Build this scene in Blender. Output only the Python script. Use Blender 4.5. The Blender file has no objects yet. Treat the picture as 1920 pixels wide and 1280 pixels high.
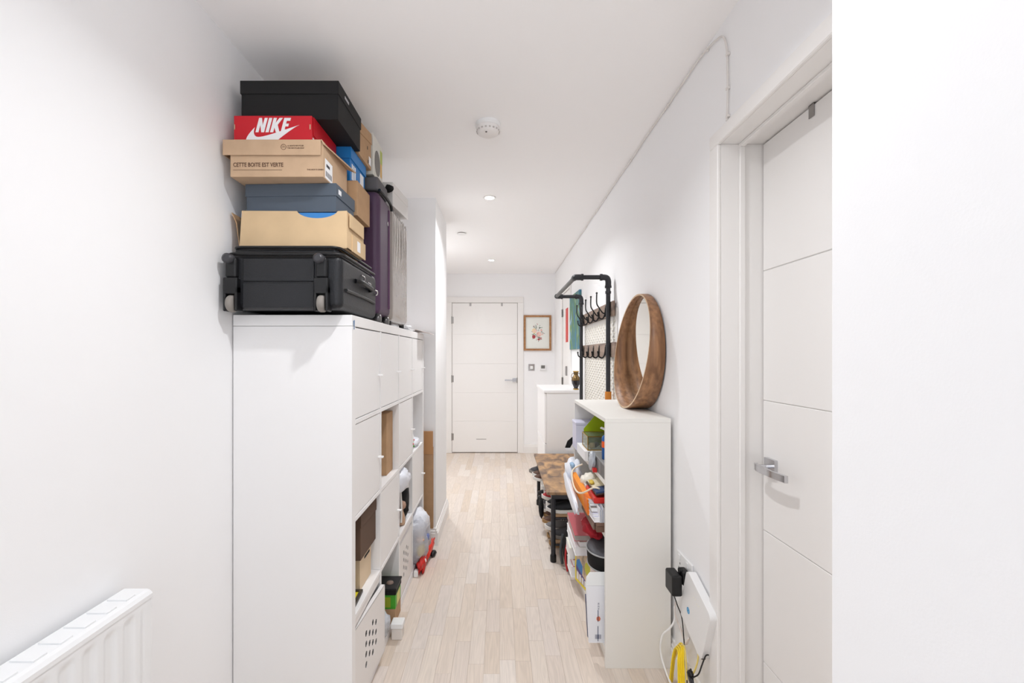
import bpy, bmesh, math, random
from math import pi, sin, cos, radians as R
from mathutils import Vector, Matrix, noise
from mathutils.geometry import tessellate_polygon
random.seed(7)
SC = bpy.context.scene
COL = SC.collection

# ---------------------------------------------------------------- camera
cam_d = bpy.data.cameras.new('camera'); cam = bpy.data.objects.new('camera', cam_d); COL.objects.link(cam)
cam.location = (0, 0, 1.33); cam.rotation_euler = (pi/2, 0, 0)
cam_d.sensor_width = 36; cam_d.lens = 835/1920*36
cam_d.shift_x = (960-938)/1920; cam_d.shift_y = (665-640)/1920
cam_d.clip_start = 0.02
SC.camera = cam

# ---------------------------------------------------------------- world, lights, exposure
SC.view_settings.view_transform = 'Standard'; SC.view_settings.look = 'None'
SC.view_settings.gamma = 1; SC.view_settings.use_curve_mapping = False
SC.view_settings.exposure = 0.24
SC.cycles.use_denoising = True
SC.cycles.max_bounces = 12; SC.cycles.diffuse_bounces = 8; SC.cycles.glossy_bounces = 4
SC.cycles.sample_clamp_indirect = 6
w = bpy.data.worlds.new('world'); SC.world = w; w.use_nodes = True
w.node_tree.nodes['Background'].inputs[0].default_value = (0.80, 0.88, 1, 1)
w.node_tree.nodes['Background'].inputs[1].default_value = 1.0

def area(name, loc, rot, sx, sy, power, color, spread=pi):
    l = bpy.data.lights.new(name, 'AREA'); l.shape = 'RECTANGLE'; l.size = sx; l.size_y = sy
    l.energy = power; l.color = color; l.spread = spread
    o = bpy.data.objects.new(name, l); COL.objects.link(o); o.location = loc; o.rotation_euler = rot
    return o
area('window_daylight', (-.28, -2.42, 1.45), (pi/2, 0, 0), .96, 1.7, 5.5, (0.86, 0.93, 1.0))
area('added_ceiling_fill', (-.3, -1.5, 1.25), (pi-.75, 0, 0), 0.6, .6, 6.5, (0.93, 0.96, 1.0), R(95))  # added unseen fill aimed upward to brighten the ceiling, no lamp stands here
LAMPS = [(-0.06, 1.06), (-0.075, 3.11), (-0.105, 5.16), (-0.06, -1.0), (-0.72, 4.45)]  # last entry is an added, unseen fill that brightens the far hall
LP = [7.5, 9.5, 2.4, 0.3, 9.5]
CEIL = 2.43

# ---------------------------------------------------------------- materials
def s2l(c):
    c = c/255
    return c/12.92 if c <= 0.04045 else ((c+0.055)/1.055)**2.4
def rgb(r, g, b): return (s2l(r), s2l(g), s2l(b), 1)
MATS = {}
def mat(name, col, rough=0.6, metal=0, var=0, vscale=8, bump=0, bscale=60, trans=0, alpha=1, emit=0, spec=0.5, coat=0, stretch=None, sheen=0, ior=1.45):
    if name in MATS: return MATS[name]
    m = bpy.data.materials.new(name); m.use_nodes = True; nt = m.node_tree; b = nt.nodes['Principled BSDF']
    c = rgb(*col)
    b.inputs['Base Color'].default_value = c; b.inputs['Roughness'].default_value = rough
    b.inputs['Metallic'].default_value = metal; b.inputs['Specular IOR Level'].default_value = spec
    b.inputs['Transmission Weight'].default_value = trans; b.inputs['Alpha'].default_value = alpha
    b.inputs['Coat Weight'].default_value = coat; b.inputs['IOR'].default_value = ior
    b.inputs['Sheen Weight'].default_value = sheen
    if emit: b.inputs['Emission Color'].default_value = c; b.inputs['Emission Strength'].default_value = emit
    if var or bump:
        tc = nt.nodes.new('ShaderNodeTexCoord'); mp = nt.nodes.new('ShaderNodeMapping')
        nt.links.new(tc.outputs['Object'], mp.inputs[0])
        if stretch: mp.inputs['Scale'].default_value = stretch
    if var:
        n = nt.nodes.new('ShaderNodeTexNoise'); n.inputs['Scale'].default_value = vscale; n.inputs['Detail'].default_value = 6
        nt.links.new(mp.outputs[0], n.inputs['Vector'])
        r = nt.nodes.new('ShaderNodeValToRGB')
        r.color_ramp.elements[0].position = .3; r.color_ramp.elements[1].position = .7
        r.color_ramp.elements[0].color = tuple(max(0, x*(1-var)) for x in c[:3])+(1,)
        r.color_ramp.elements[1].color = tuple(min(1, x*(1+var)) for x in c[:3])+(1,)
        nt.links.new(n.outputs[0], r.inputs[0]); nt.links.new(r.outputs[0], b.inputs['Base Color'])
    if bump:
        n2 = nt.nodes.new('ShaderNodeTexNoise'); n2.inputs['Scale'].default_value = bscale; n2.inputs['Detail'].default_value = 4
        nt.links.new(mp.outputs[0], n2.inputs['Vector'])
        bp = nt.nodes.new('ShaderNodeBump'); bp.inputs['Strength'].default_value = bump; bp.inputs['Distance'].default_value = .005
        nt.links.new(n2.outputs[0], bp.inputs['Height']); nt.links.new(bp.outputs[0], b.inputs['Normal'])
    MATS[name] = m; return m

wall_m = mat('wall_paint', (246, 246, 247), .75, bump=.03, bscale=300, spec=.3)
ceil_m = mat('ceiling_paint', (252, 251, 251), .85, spec=.2)
gloss_w = mat('satin_white_woodwork', (240, 238, 236), .38)
lam_w = mat('white_laminate', (242, 241, 241), .42)
lam_w2 = mat('white_foil_bookcase', (236, 234, 229), .5)
metal_w = mat('white_powder_metal', (236, 233, 231), .45)
plast_w = mat('white_plastic', (240, 240, 240), .35)
black_m = mat('matt_black_card', (15, 14, 15), .75, bump=.05)
kraft = mat('kraft_card', (196, 166, 136), .8, var=.06, vscale=20, bump=.05)
kraft_l = mat('light_kraft_card', (208, 180, 142), .8, var=.07, vscale=9, bump=.12, bscale=25)
kraft_d = mat('brown_card', (180, 145, 110), .85, var=.07, vscale=20)
brown_d = mat('dark_brown_card', (94, 72, 58), .8, var=.08)
red_c = mat('red_card', (200, 22, 38), .45)
white_p = mat('white_paper', (240, 240, 242), .7)
ink = mat('brown_ink', (96, 68, 52), .8)
slate = mat('slate_blue_card', (80, 90, 102), .6)
blue_c = mat('bright_blue_card', (25, 118, 188), .5)
navy = mat('navy', (34, 58, 100), .6)
chrome = mat('polished_chrome', (205, 205, 208), .12, metal=1)
steel = mat('brushed_steel', (165, 162, 160), .35, metal=1)
blk_pl = mat('black_plastic', (20, 20, 22), .42)
blk_lea = mat('black_leatherette', (26, 27, 31), .42, bump=.25, bscale=240, var=.12, vscale=14)
blk_fab = mat('black_fabric', (15, 15, 17), .85, bump=.3, bscale=200)
gry_rub = mat('grey_rubber', (140, 134, 128), .6)
purple = mat('purple_shell', (72, 48, 74), .5, bump=.1, bscale=300, var=.08, vscale=4)
pipe_m = mat('black_pipe', (44, 45, 50), .45, bump=.1)
wht_rub = mat('white_rubber', (228, 226, 222), .55)
tan_rub = mat('gum_rubber', (160, 126, 84), .6)
gold = mat('brass', (200, 160, 80), .3, metal=1)
glass = mat('clear_glass', (245, 250, 250), .04, trans=1, ior=1.1)
mirror_g = mat('mirror_glass', (238, 238, 234), .02, metal=1)
lime = mat('lime_plastic', (170, 196, 10), .45)
green = mat('green_card', (70, 160, 40), .45)
olive = mat('olive_print', (150, 165, 40), .5)
yellow = mat('yellow_print', (240, 220, 40), .45)
orange = mat('orange_card', (244, 150, 40), .5)
red_p = mat('red_plastic', (206, 40, 34), .4)
lilac = mat('lilac_plastic', (212, 212, 232), .35)
pearl = mat('crumpled_white_poly', (232, 235, 243), .3, bump=.5, bscale=40)
silver_poly = mat('silver_poly', (196, 200, 206), .25, bump=.6, bscale=50, var=.2, vscale=30)
grey_pl = mat('grey_plastic', (140, 139, 138), .5)
tan_wood = mat('turned_wood', (196, 162, 134), .5, var=.12, vscale=10)
groove_m = mat('groove_shadow_gap', (205, 202, 199), .6)

def wood_mat(name, c1, c2, scale=(3, 3, 3), rough=.5, warp=.6, sc=4, bump=.1):
    m = bpy.data.materials.new(name); m.use_nodes = True; nt = m.node_tree; b = nt.nodes['Principled BSDF']
    tc = nt.nodes.new('ShaderNodeTexCoord'); mp = nt.nodes.new('ShaderNodeMapping'); mp.inputs['Scale'].default_value = scale
    n = nt.nodes.new('ShaderNodeTexNoise'); n.inputs['Scale'].default_value = sc; n.inputs['Detail'].default_value = 8; n.inputs['Distortion'].default_value = warp
    r = nt.nodes.new('ShaderNodeValToRGB'); r.color_ramp.elements[0].position = .34; r.color_ramp.elements[1].position = .66
    r.color_ramp.elements[0].color = rgb(*c1); r.color_ramp.elements[1].color = rgb(*c2)
    nt.links.new(tc.outputs['Object'], mp.inputs[0]); nt.links.new(mp.outputs[0], n.inputs['Vector']); nt.links.new(n.outputs[0], r.inputs[0])
    nt.links.new(r.outputs[0], b.inputs['Base Color']); b.inputs['Roughness'].default_value = rough
    bp = nt.nodes.new('ShaderNodeBump'); bp.inputs['Strength'].default_value = bump; bp.inputs['Distance'].default_value = .002
    nt.links.new(n.outputs[0], bp.inputs['Height']); nt.links.new(bp.outputs[0], b.inputs['Normal'])
    return m
walnut = wood_mat('walnut_veneer', (124, 86, 58), (170, 124, 86), (16, 16, .5), .45, sc=3, warp=0)
walnut_edge = mat('pale_ply_edge', (206, 178, 146), .6)
rustic = wood_mat('rustic_brown_board', (104, 84, 72), (188, 148, 104), (7, 3.5, 5), .5, sc=2.2)
rustic_d = wood_mat('rustic_grey_board', (112, 96, 88), (156, 134, 118), (3, 2, 10), .6, sc=3)
oakframe = wood_mat('oak_frame', (150, 104, 64), (182, 134, 88), (6, 6, 6), .5, sc=5)

def floor_material():
    m = bpy.data.materials.new('ash_strip_laminate'); m.use_nodes = True; nt = m.node_tree; N = nt.nodes; L = nt.links; b = N['Principled BSDF']
    oi = N.new('ShaderNodeObjectInfo'); ge = N.new('ShaderNodeNewGeometry'); add = N.new('ShaderNodeMath'); add.operation = 'ADD'
    fr = N.new('ShaderNodeMath'); fr.operation = 'FRACT'
    L.new(oi.outputs['Random'], add.inputs[0]); L.new(ge.outputs['Random Per Island'], add.inputs[1]); L.new(add.outputs[0], fr.inputs[0])
    tone = N.new('ShaderNodeValToRGB'); cr = tone.color_ramp
    cr.elements[0].position = 0; cr.elements[0].color = rgb(214, 198, 182)
    cr.elements[1].position = 1; cr.elements[1].color = rgb(229, 219, 209)
    for p, c in ((.2, (222, 208, 194)), (.45, (218, 205, 194)), (.7, (225, 213, 201)), (.85, (219, 208, 200))):
        e = cr.elements.new(p); e.color = rgb(*c)
    L.new(fr.outputs[0], tone.inputs[0])
    sh = N.new('ShaderNodeVectorMath'); sh.operation = 'SCALE'; sh.inputs[3].default_value = 37.0
    cx = N.new('ShaderNodeCombineXYZ'); L.new(fr.outputs[0], cx.inputs[0]); L.new(fr.outputs[0], cx.inputs[1]); L.new(cx.outputs[0], sh.inputs[0])
    va = N.new('ShaderNodeVectorMath'); va.operation = 'ADD'; L.new(ge.outputs['Position'], va.inputs[0]); L.new(sh.outputs[0], va.inputs[1])
    mp = N.new('ShaderNodeMapping'); mp.inputs['Scale'].default_value = (22, 1.7, 1); L.new(va.outputs[0], mp.inputs[0])
    # cathedral rings: banded noise
    n = N.new('ShaderNodeTexNoise'); n.inputs['Scale'].default_value = 1.0; n.inputs['Detail'].default_value = 2; n.inputs['Distortion'].default_value = .3
    L.new(mp.outputs[0], n.inputs['Vector'])
    mu = N.new('ShaderNodeMath'); mu.operation = 'MULTIPLY'; mu.inputs[1].default_value = 60; L.new(n.outputs[0], mu.inputs[0])
    si = N.new('ShaderNodeMath'); si.operation = 'SINE'; L.new(mu.outputs[0], si.inputs[0])
    r1 = N.new('ShaderNodeMapRange'); r1.inputs[1].default_value = -1; r1.inputs[2].default_value = 1; r1.inputs[3].default_value = .94; r1.inputs[4].default_value = 1.02
    L.new(si.outputs[0], r1.inputs[0])
    mp2 = N.new('ShaderNodeMapping'); mp2.inputs['Scale'].default_value = (150, 5, 1); L.new(va.outputs[0], mp2.inputs[0])
    n2 = N.new('ShaderNodeTexNoise'); n2.inputs['Scale'].default_value = 1.2; n2.inputs['Detail'].default_value = 5; L.new(mp2.outputs[0], n2.inputs['Vector'])
    r2 = N.new('ShaderNodeMapRange'); r2.inputs[1].default_value = .3; r2.inputs[2].default_value = .7; r2.inputs[3].default_value = .93; r2.inputs[4].default_value = 1.03
    L.new(n2.outputs[0], r2.inputs[0])
    m1 = N.new('ShaderNodeMath'); m1.operation = 'MULTIPLY'; L.new(r1.outputs[0], m1.inputs[0]); L.new(r2.outputs[0], m1.inputs[1])
    vs = N.new('ShaderNodeVectorMath'); vs.operation = 'SCALE'; L.new(tone.outputs[0], vs.inputs[0]); L.new(m1.outputs[0], vs.inputs[3])
    L.new(vs.outputs[0], b.inputs['Base Color']); b.inputs['Roughness'].default_value = .42
    return m
floor_m = floor_material()

def painting_material():
    m = bpy.data.materials.new('abstract_canvas_paint'); m.use_nodes = True; nt = m.node_tree; N = nt.nodes; L = nt.links; b = N['Principled BSDF']
    tc = N.new('ShaderNodeTexCoord'); mp = N.new('ShaderNodeMapping'); mp.inputs['Scale'].default_value = (1, 4.5, 3); L.new(tc.outputs['Object'], mp.inputs[0])
    n = N.new('ShaderNodeTexNoise'); n.inputs['Scale'].default_value = 1.4; n.inputs['Detail'].default_value = 5; n.inputs['Distortion'].default_value = 1.2; L.new(mp.outputs[0], n.inputs['Vector'])
    r = N.new('ShaderNodeValToRGB'); cr = r.color_ramp
    cr.elements[0].position = .25; cr.elements[0].color = rgb(40, 74, 130)
    cr.elements[1].position = .8; cr.elements[1].color = rgb(200, 214, 220)
    for p, c in ((.4, (60, 120, 150)), (.5, (72, 120, 96)), (.58, (120, 150, 96)), (.66, (110, 150, 190))):
        e = cr.elements.new(p); e.color = rgb(*c)
    L.new(n.outputs[0], r.inputs[0]); L.new(r.outputs[0], b.inputs['Base Color']); b.inputs['Roughness'].default_value = .6
    return m
paint_m = painting_material()

# ---------------------------------------------------------------- mesh helpers
WM = {}          # world matrices of the things and parts built so far
class MB:
    """collects shapes into one mesh"""
    def __init__(s): s.v = []; s.f = []; s.m = []; s.smooth = []
    def _add(s, vs, fs, mi=0, sm=False, M=None):
        o = len(s.v)
        s.v += [tuple(M @ Vector(p)) if M else tuple(p) for p in vs]
        for f in fs: s.f.append([i+o for i in f]); s.m.append(mi); s.smooth.append(sm)
        return s
    def box(s, x0, x1, y0, y1, z0, z1, mi=0, M=None):
        vs = [(x, y, z) for z in (z0, z1) for y in (y0, y1) for x in (x0, x1)]
        return s._add(vs, [(0, 2, 3, 1), (4, 5, 7, 6), (0, 1, 5, 4), (2, 6, 7, 3), (0, 4, 6, 2), (1, 3, 7, 5)], mi, False, M)
    def rings(s, rings, mi=0, sm=True, cap=True, closed=False, M=None):
        n = len(rings[0]); vs = [p for r in rings for p in r]; fs = []
        k = len(rings)
        for i in range(k if closed else k-1):
            for j in range(n):
                a = i*n+j; b_ = i*n+(j+1) % n; c = ((i+1) % k)*n+(j+1) % n; d = ((i+1) % k)*n+j
                fs.append((a, b_, c, d))
        s._add(vs, fs, mi, sm, M)
        if cap and not closed:
            s._add(rings[0], [tuple(range(n))[::-1]], mi, False, M); s._add(rings[-1], [tuple(range(n))], mi, False, M)
        return s
    def lathe(s, prof, c=(0, 0, 0), axis='z', n=24, mi=0, M=None, cap=True):
        rs = []
        for r, h in prof:
            ring = []
            for k in range(n):
                a = 2*pi*k/n; u, v_ = r*cos(a), r*sin(a)
                p = {'z': (u, v_, h), 'x': (h, u, v_), 'y': (v_, h, u)}[axis]
                ring.append((p[0]+c[0], p[1]+c[1], p[2]+c[2]))
            rs.append(ring)
        return s.rings(rs, mi, True, cap, False, M)
    def tube(s, pts, r, n=10, mi=0, M=None):
        P = [Vector(p) for p in pts]; rs = []
        t0 = (P[1]-P[0]).normalized(); up = Vector((0, 0, 1)) if abs(t0.z) < .9 else Vector((1, 0, 0))
        nrm = t0.cross(up).normalized()
        for i, p in enumerate(P):
            t = ((P[min(i+1, len(P)-1)]-P[max(i-1, 0)])).normalized()
            nrm = (nrm-t*nrm.dot(t)).normalized(); bn = t.cross(nrm)
            rr = r[i] if isinstance(r, (list, tuple)) else r
            rs.append([tuple(p+(nrm*cos(2*pi*k/n)+bn*sin(2*pi*k/n))*rr) for k in range(n)])
        return s.rings(rs, mi, True, True, False, M)
    def plate(s, outer, holes, conv, t, mi=0, M=None):
        """flat plate with holes: 2-D outlines, conv maps (u,v,d) to 3-D, thickness t"""
        polys = [outer]+holes
        tris = tessellate_polygon([[Vector((u, v_, 0)) for u, v_ in p] for p in polys])
        pts = [p for q in polys for p in q]; n = len(pts)
        vs = [conv(u, v_, 0) for u, v_ in pts]+[conv(u, v_, t) for u, v_ in pts]
        fs = [tuple(t_) for t_ in tris]+[tuple(i+n for i in t_)[::-1] for t_ in tris]
        o = 0
        for q in polys:
            for i in range(len(q)):
                a = o+i; b_ = o+(i+1) % len(q); fs.append((a, b_, b_+n, a+n))
            o += len(q)
        return s._add(vs, fs, mi, False, M)
    def blob(s, c, r, amp=.1, fq=4, seed=0, mi=0, sub=3, flat=None, power=1.0, M=None):
        bm = bmesh.new(); bmesh.ops.create_icosphere(bm, subdivisions=sub, radius=1)
        vs = []
        for v in bm.verts:
            p = v.co.normalized()
            q = Vector([math.copysign(abs(k)**power, k) for k in p])
            d = 1+amp*noise.noise(p*fq+Vector((seed*7.3, seed*3.1, seed)))*2 + amp*.6*noise.noise(p*fq*2.7+Vector((seed, seed*5.1, 0)))
            x, y, z = q.x*r[0]*d, q.y*r[1]*d, q.z*r[2]*d
            z += c[2]
            if flat is not None and z < flat: z = flat
            vs.append((x+c[0], y+c[1], z))
        fs = [tuple(v.index for v in f.verts) for f in bm.faces]; bm.free()
        return s._add(vs, fs, mi, True, M)
    def build(s, name, mats, parent=None, world=True, bevel=0, seg=2, origin=None, kind=None, subd=0, label=None):
        if not isinstance(mats, (list, tuple)): mats = [mats]
        me = bpy.data.meshes.new(name)
        if parent is not None:
            PM = WM[parent.name]
            inv = PM.inverted() if world else Matrix.Identity(4)
        else:
            if origin is None:
                xs = [v[0] for v in s.v]; ys = [v[1] for v in s.v]; zs = [v[2] for v in s.v]
                origin = ((min(xs)+max(xs))/2, (min(ys)+max(ys))/2, min(zs))
            PM = Matrix.Translation(origin); inv = PM.inverted()
        me.from_pydata([tuple(inv @ Vector(v)) for v in s.v], [], s.f)
        bm = bmesh.new(); bm.from_mesh(me); bmesh.ops.recalc_face_normals(bm, faces=bm.faces)
        bm.to_mesh(me); bm.free()
        for m in mats: me.materials.append(m)
        for i, p in enumerate(me.polygons): p.material_index = s.m[i]; p.use_smooth = s.smooth[i]
        o = bpy.data.objects.new(name, me); COL.objects.link(o)
        if parent is not None:
            o.parent = parent; WM[o.name] = PM.copy()
        else:
            o.location = origin; WM[o.name] = PM
        if bevel:
            b = o.modifiers.new('bevel', 'BEVEL'); b.width = bevel; b.segments = seg; b.limit_method = 'ANGLE'; b.angle_limit = R(40)
            if seg > 1:
                for p in me.polygons: p.use_smooth = True
                b.harden_normals = True
        if subd:
            b = o.modifiers.new('subd', 'SUBSURF'); b.levels = subd; b.render_levels = subd
        if kind: o['kind'] = kind
        if label: o['label'] = label
        return o

def thing(name, label, cat, loc=(0, 0, 0), rot=(0, 0, 0), group=None):
    o = bpy.data.objects.new(name, None); COL.objects.link(o); o.empty_display_size = .05
    o.location = loc; o.rotation_euler = rot; o['label'] = label; o['category'] = cat
    if group: o['group'] = group
    WM[o.name] = Matrix.LocRotScale(Vector(loc), __import__('mathutils').Euler(rot), Vector((1, 1, 1)))
    return o
def tag(o, label, cat, group=None):
    o['label'] = label; o['category'] = cat
    if group: o['group'] = group
    return o
def bx(name, x0, x1, y0, y1, z0, z1, m, parent=None, bevel=0.0, **k):
    return MB().box(x0, x1, y0, y1, z0, z1).build(name, m, parent, bevel=bevel, **k)
def copy_tree(o, parent=None):
    c = o.copy(); COL.objects.link(c); c.parent = parent
    for ch in list(o.children): copy_tree(ch, c)
    return c
def smooth_path(pts, n=8):
    P = [Vector(p) for p in pts]; out = []
    for i in range(len(P)-1):
        a = P[max(i-1, 0)]; b_ = P[i]; c = P[i+1]; d = P[min(i+2, len(P)-1)]
        for k in range(n):
            t = k/n
            out.append(tuple(.5*((2*b_)+(c-a)*t+(2*a-5*b_+4*c-d)*t*t+(3*b_-a-3*c+d)*t**3)))
    out.append(tuple(P[-1])); return out
def text_part(name, body, size, m, parent, loc, rot=(pi/2, 0, 0), ext=.0003, shear=0, bold=0, sx=1, align='LEFT', space=1.0, label=None):
    cu = bpy.data.curves.new(name, 'FONT'); cu.body = body; cu.size = size; cu.extrude = ext; cu.shear = shear; cu.offset = bold
    cu.align_x = align; cu.space_character = space; cu.resolution_u = 3
    t = bpy.data.objects.new('tmp_text', cu); COL.objects.link(t)
    dg = bpy.context.evaluated_depsgraph_get()
    me = bpy.data.meshes.new_from_object(t.evaluated_get(dg)); bpy.data.objects.remove(t); bpy.data.curves.remove(cu)
    Mx = Matrix.LocRotScale(Vector(loc), __import__('mathutils').Euler(rot), Vector((sx, 1, 1)))
    me.transform(WM[parent.name].inverted() @ Mx)
    me.name = name; me.materials.clear(); me.materials.append(m)
    o = bpy.data.objects.new(name, me); COL.objects.link(o); o.parent = parent; WM[o.name] = WM[parent.name].copy()
    if label: o['label'] = label
    return o
def rrect(x0, x1, y0, y1, r, n=5):
    pts = []
    for cx, cy, a0 in ((x1-r, y1-r, 0), (x0+r, y1-r, pi/2), (x0+r, y0+r, pi), (x1-r, y0+r, 3*pi/2)):
        for k in range(n+1):
            a = a0+pi/2*k/n; pts.append((cx+r*cos(a), cy+r*sin(a)))
    return pts
XZ = lambda y: (lambda u, v, d: (u, y+d, v))      # outline in X,Z
YZ = lambda x: (lambda u, v, d: (x+d, u, v))      # outline in Y,Z
XY = lambda z: (lambda u, v, d: (u, v, z+d))
def circ(cx, cy, r, n=20): return [(cx+r*cos(2*pi*k/n), cy+r*sin(2*pi*k/n)) for k in range(n)]

# ================================================================ SETTING
XL, XR, YF = -0.946, 0.74, 6.04
fl = bx('floor', -1.2, 2.6, -2.6, 6.3, -.06, -.004, mat('floor_joint', (178, 160, 144), .8), kind='structure')
W = .0675
strips = {}
def strip_mesh(L_):
    k = round(L_, 2)
    if k not in strips:
        mb = MB(); g = .00015; c = .0005; w2 = W/2-g; l2 = L_/2-g
        r0 = [(-w2, -l2, -.0035), (w2, -l2, -.0035), (w2, l2, -.0035), (-w2, l2, -.0035)]
        r1 = [(x, y, -.0007) for x, y, z in r0]
        r2 = [(math.copysign(abs(x)-c, x), math.copysign(abs(y)-c, y), 0) for x, y, z in r0]
        mb.rings([r0, r1, r2], sm=False)
        me = bpy.data.meshes.new('floorboard'); me.from_pydata(mb.v, [], mb.f)
        bm = bmesh.new(); bm.from_mesh(me); bmesh.ops.recalc_face_normals(bm, faces=bm.faces); bm.to_mesh(me); bm.free()
        me.materials.append(floor_m); strips[k] = me
    return strips[k]
rest = MB(); nst = 0
pm = WM['floor']; finv = pm.inverted()
rowx = -1.15
while rowx < 2.5:
    y = -2.6-random.random()*.4
    while y < 6.3:
        L_ = random.choice([.28, .34, .4, .4, .46, .52, .6]); L_ = min(L_, 6.34-y)
        if L_ < .05: break
        cx, cy = rowx+W/2, y+L_/2
        vis = (-.62 < cx < .52 and cy > 1.55 and nst < 290)
        if vis:
            o = bpy.data.objects.new('floorboard', strip_mesh(L_)); COL.objects.link(o); o.parent = fl
            o.location = finv @ Vector((cx, cy, 0)); nst += 1
        else:
            g = .00015
            rest._add([(cx-W/2+g, y+g, -.0035), (cx+W/2-g, y+g, -.0035), (cx+W/2-g, y+L_-g, -.0035), (cx-W/2+g, y+L_-g, -.0035),
                       (cx-W/2+g, y+g, 0), (cx+W/2-g, y+g, 0), (cx+W/2-g, y+L_-g, 0), (cx-W/2+g, y+L_-g, 0)],
                      [(0, 3, 2, 1), (4, 5, 6, 7), (0, 1, 5, 4), (1, 2, 6, 5), (2, 3, 7, 6), (3, 0, 4, 7)])
        y += L_
    rowx += W
rest.build('floorboards_under_furniture', floor_m, fl, kind='stuff')

bx('ceiling', -1.2, 2.6, -2.6, 6.3, CEIL, CEIL+.1, ceil_m, kind='structure')
bx('wall_left', XL-.2, XL, -2.5, 6.1, 0, CEIL, wall_m, kind='structure')
PX, PY0, PY1 = -.4525, 3.12, 3.74
bx('wall_pier', XL, PX, PY0, PY1, 0, CEIL, wall_m, kind='structure')
# far wall with the front door opening
DX0, DX1, DZ = -.66, .24, 2.04
MB().box(-1.1, DX0-.0, YF, YF+.16, 0, CEIL).box(DX1, 1.1, YF, YF+.16, 0, CEIL).box(DX0, DX1, YF, YF+.16, DZ, CEIL).build('wall_far', wall_m, kind='structure')
# right wall with two openings
JY1, JY0 = 1.497, .667
CY0, CY1 = 4.66, 5.26
mb = MB()
mb.box(XR, XR+.16, JY1, CY0, 0, CEIL).box(XR, XR+.16, JY0, JY1, 2.04, CEIL).box(XR, XR+.16, CY1, YF+.1, 0, CEIL).box(XR, XR+.16, CY0, CY1, 2.04, CEIL)
mb.box(XR, XR+.16, .56, JY0, 0, CEIL)
mb.build('wall_right', wall_m, kind='structure')
# near partition that ends beside the camera and the room behind
NX = .3795
bx('wall_near', NX, 1.0, -2.5, .512, 0, CEIL, wall_m, kind='structure', bevel=.004)
bx('wall_near_return', NX+.2, XR+.16, .512, .56, 0, CEIL, wall_m, kind='structure')
WX0, WX1 = -.78, .22
MB().box(XL, WX0, -2.6, -2.45, 0, CEIL).box(WX1, NX, -2.6, -2.45, 0, CEIL).box(WX0, WX1, -2.6, -2.45, 0, .55).box(WX0, WX1, -2.6, -2.45, 2.33, CEIL).build('wall_back', wall_m, kind='structure')
wf = MB()
for a, b_, c, d in ((WX0, WX1, .55, .61), (WX0, WX1, 2.27, 2.33), (WX0, WX0+.06, .61, 2.27), (WX1-.06, WX1, .61, 2.27)): wf.box(a, b_, -2.58, -2.52, c, d)
wn = wf.build('window_1', gloss_w, kind='structure')
bx('window_pane', WX0+.06, WX1-.06, -2.556, -2.55, .61, 2.27, glass, wn)
# outside the right-hand door: a closed cupboard behind the leaf so no sky shows
bx('wall_behind_doors', 1.0, 1.05, .5, 6.1, 0, CEIL, wall_m, kind='structure')
bx('wall_behind_front_door', -1.2, 1.05, 6.35, 6.4, 0, CEIL, wall_m, kind='structure')

def skirting(name, pts, inward, h=.12, t=.018, parent=None):
    """moulded skirting running from pts[0] to pts[1] with its profile pushed along `inward`"""
    prof = [(0, 0), (t, 0), (t, h-.035), (t*.75, h-.031), (t*.75, h-.02), (t*.45, h-.016), (t*.4, h-.003), (t*.15, h), (0, h)]
    a, b_ = Vector(pts[0]), Vector(pts[1]); inw = Vector(inward)
    mb = MB(); mb.rings([[tuple(p+inw*u+Vector((0, 0, v))) for u, v in prof] for p in (a, b_)], sm=False)
    return mb.build(name, gloss_w, parent, kind='structure' if parent is None else None)
skirting('baseboard_pier', ((PX, PY0-.018, 0), (PX, PY1+.018, 0)), (1, 0, 0))
skirting('baseboard_pier_front', ((-.9, PY0, 0), (PX, PY0, 0)), (0, -1, 0))
skirting('baseboard_far', ((DX1+.075, YF, 0), (XR, YF, 0)), (0, -1, 0))
skirting('baseboard_right', ((XR, JY1+.08, 0), (XR, CY0-.07, 0)), (-1, 0, 0))
skirting('baseboard_left', ((XL, -2.4, 0), (XL, PY0, 0)), (1, 0, 0))

def casing(name, segs):
    mb = MB()
    for s in segs: mb.box(*s)
    return mb.build(name, gloss_w, kind='structure', bevel=.003, seg=1)
# ---- front door (far wall)
casing('trim_1', [(DX0-.075, DX0+.004, YF-.016, YF, 0, DZ-.004), (DX1-.004, DX1+.075, YF-.016, YF, 0, DZ-.004), (DX0-.075, DX1+.075, YF-.016, YF, DZ-.004, DZ+.075)])
dr = MB()
zs = [0.012, .433, .82, 1.21, 1.61, 2.03]
dx0, dx1 = -.651, .2315
dr.box(dx0, dx1, YF-.004, YF+.04, .012, 2.03)
door1 = dr.build('door_1', gloss_w, kind='structure', bevel=.002)
for i in range(5):
    bx('door_panel', dx0+.001, dx1-.001, YF-.0075, YF-.004, zs[i]+.0006, zs[i+1]-.0006, gloss_w, door1, bevel=.0015, seg=1)
MB().box(DX0, dx0-.001, YF+.0, YF+.05, 0, DZ).box(dx1+.001, DX1, YF+.0, YF+.05, 0, DZ).box(DX0, DX1, YF, YF+.05, 2.031, DZ).build('trim_2', mat('jamb_gap', (196, 190, 185), .7), kind='structure')
for z in (1.80, 1.005, .22):
    h = MB(); h.lathe([(.007, z-.05), (.007, z+.05)], (dx0-.006, YF-.012, 0), n=10); h.box(dx0-.004, dx0+.02, YF-.0095, YF-.0075, z-.045, z+.045)
    h.build('hinge', steel, door1)
hd = MB(); hd.plate(rrect(.165, .217, .965, 1.017, .004), [], XZ(YF-.017), .0095)
hdl = hd.build('door_handle', chrome, door1)
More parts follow.
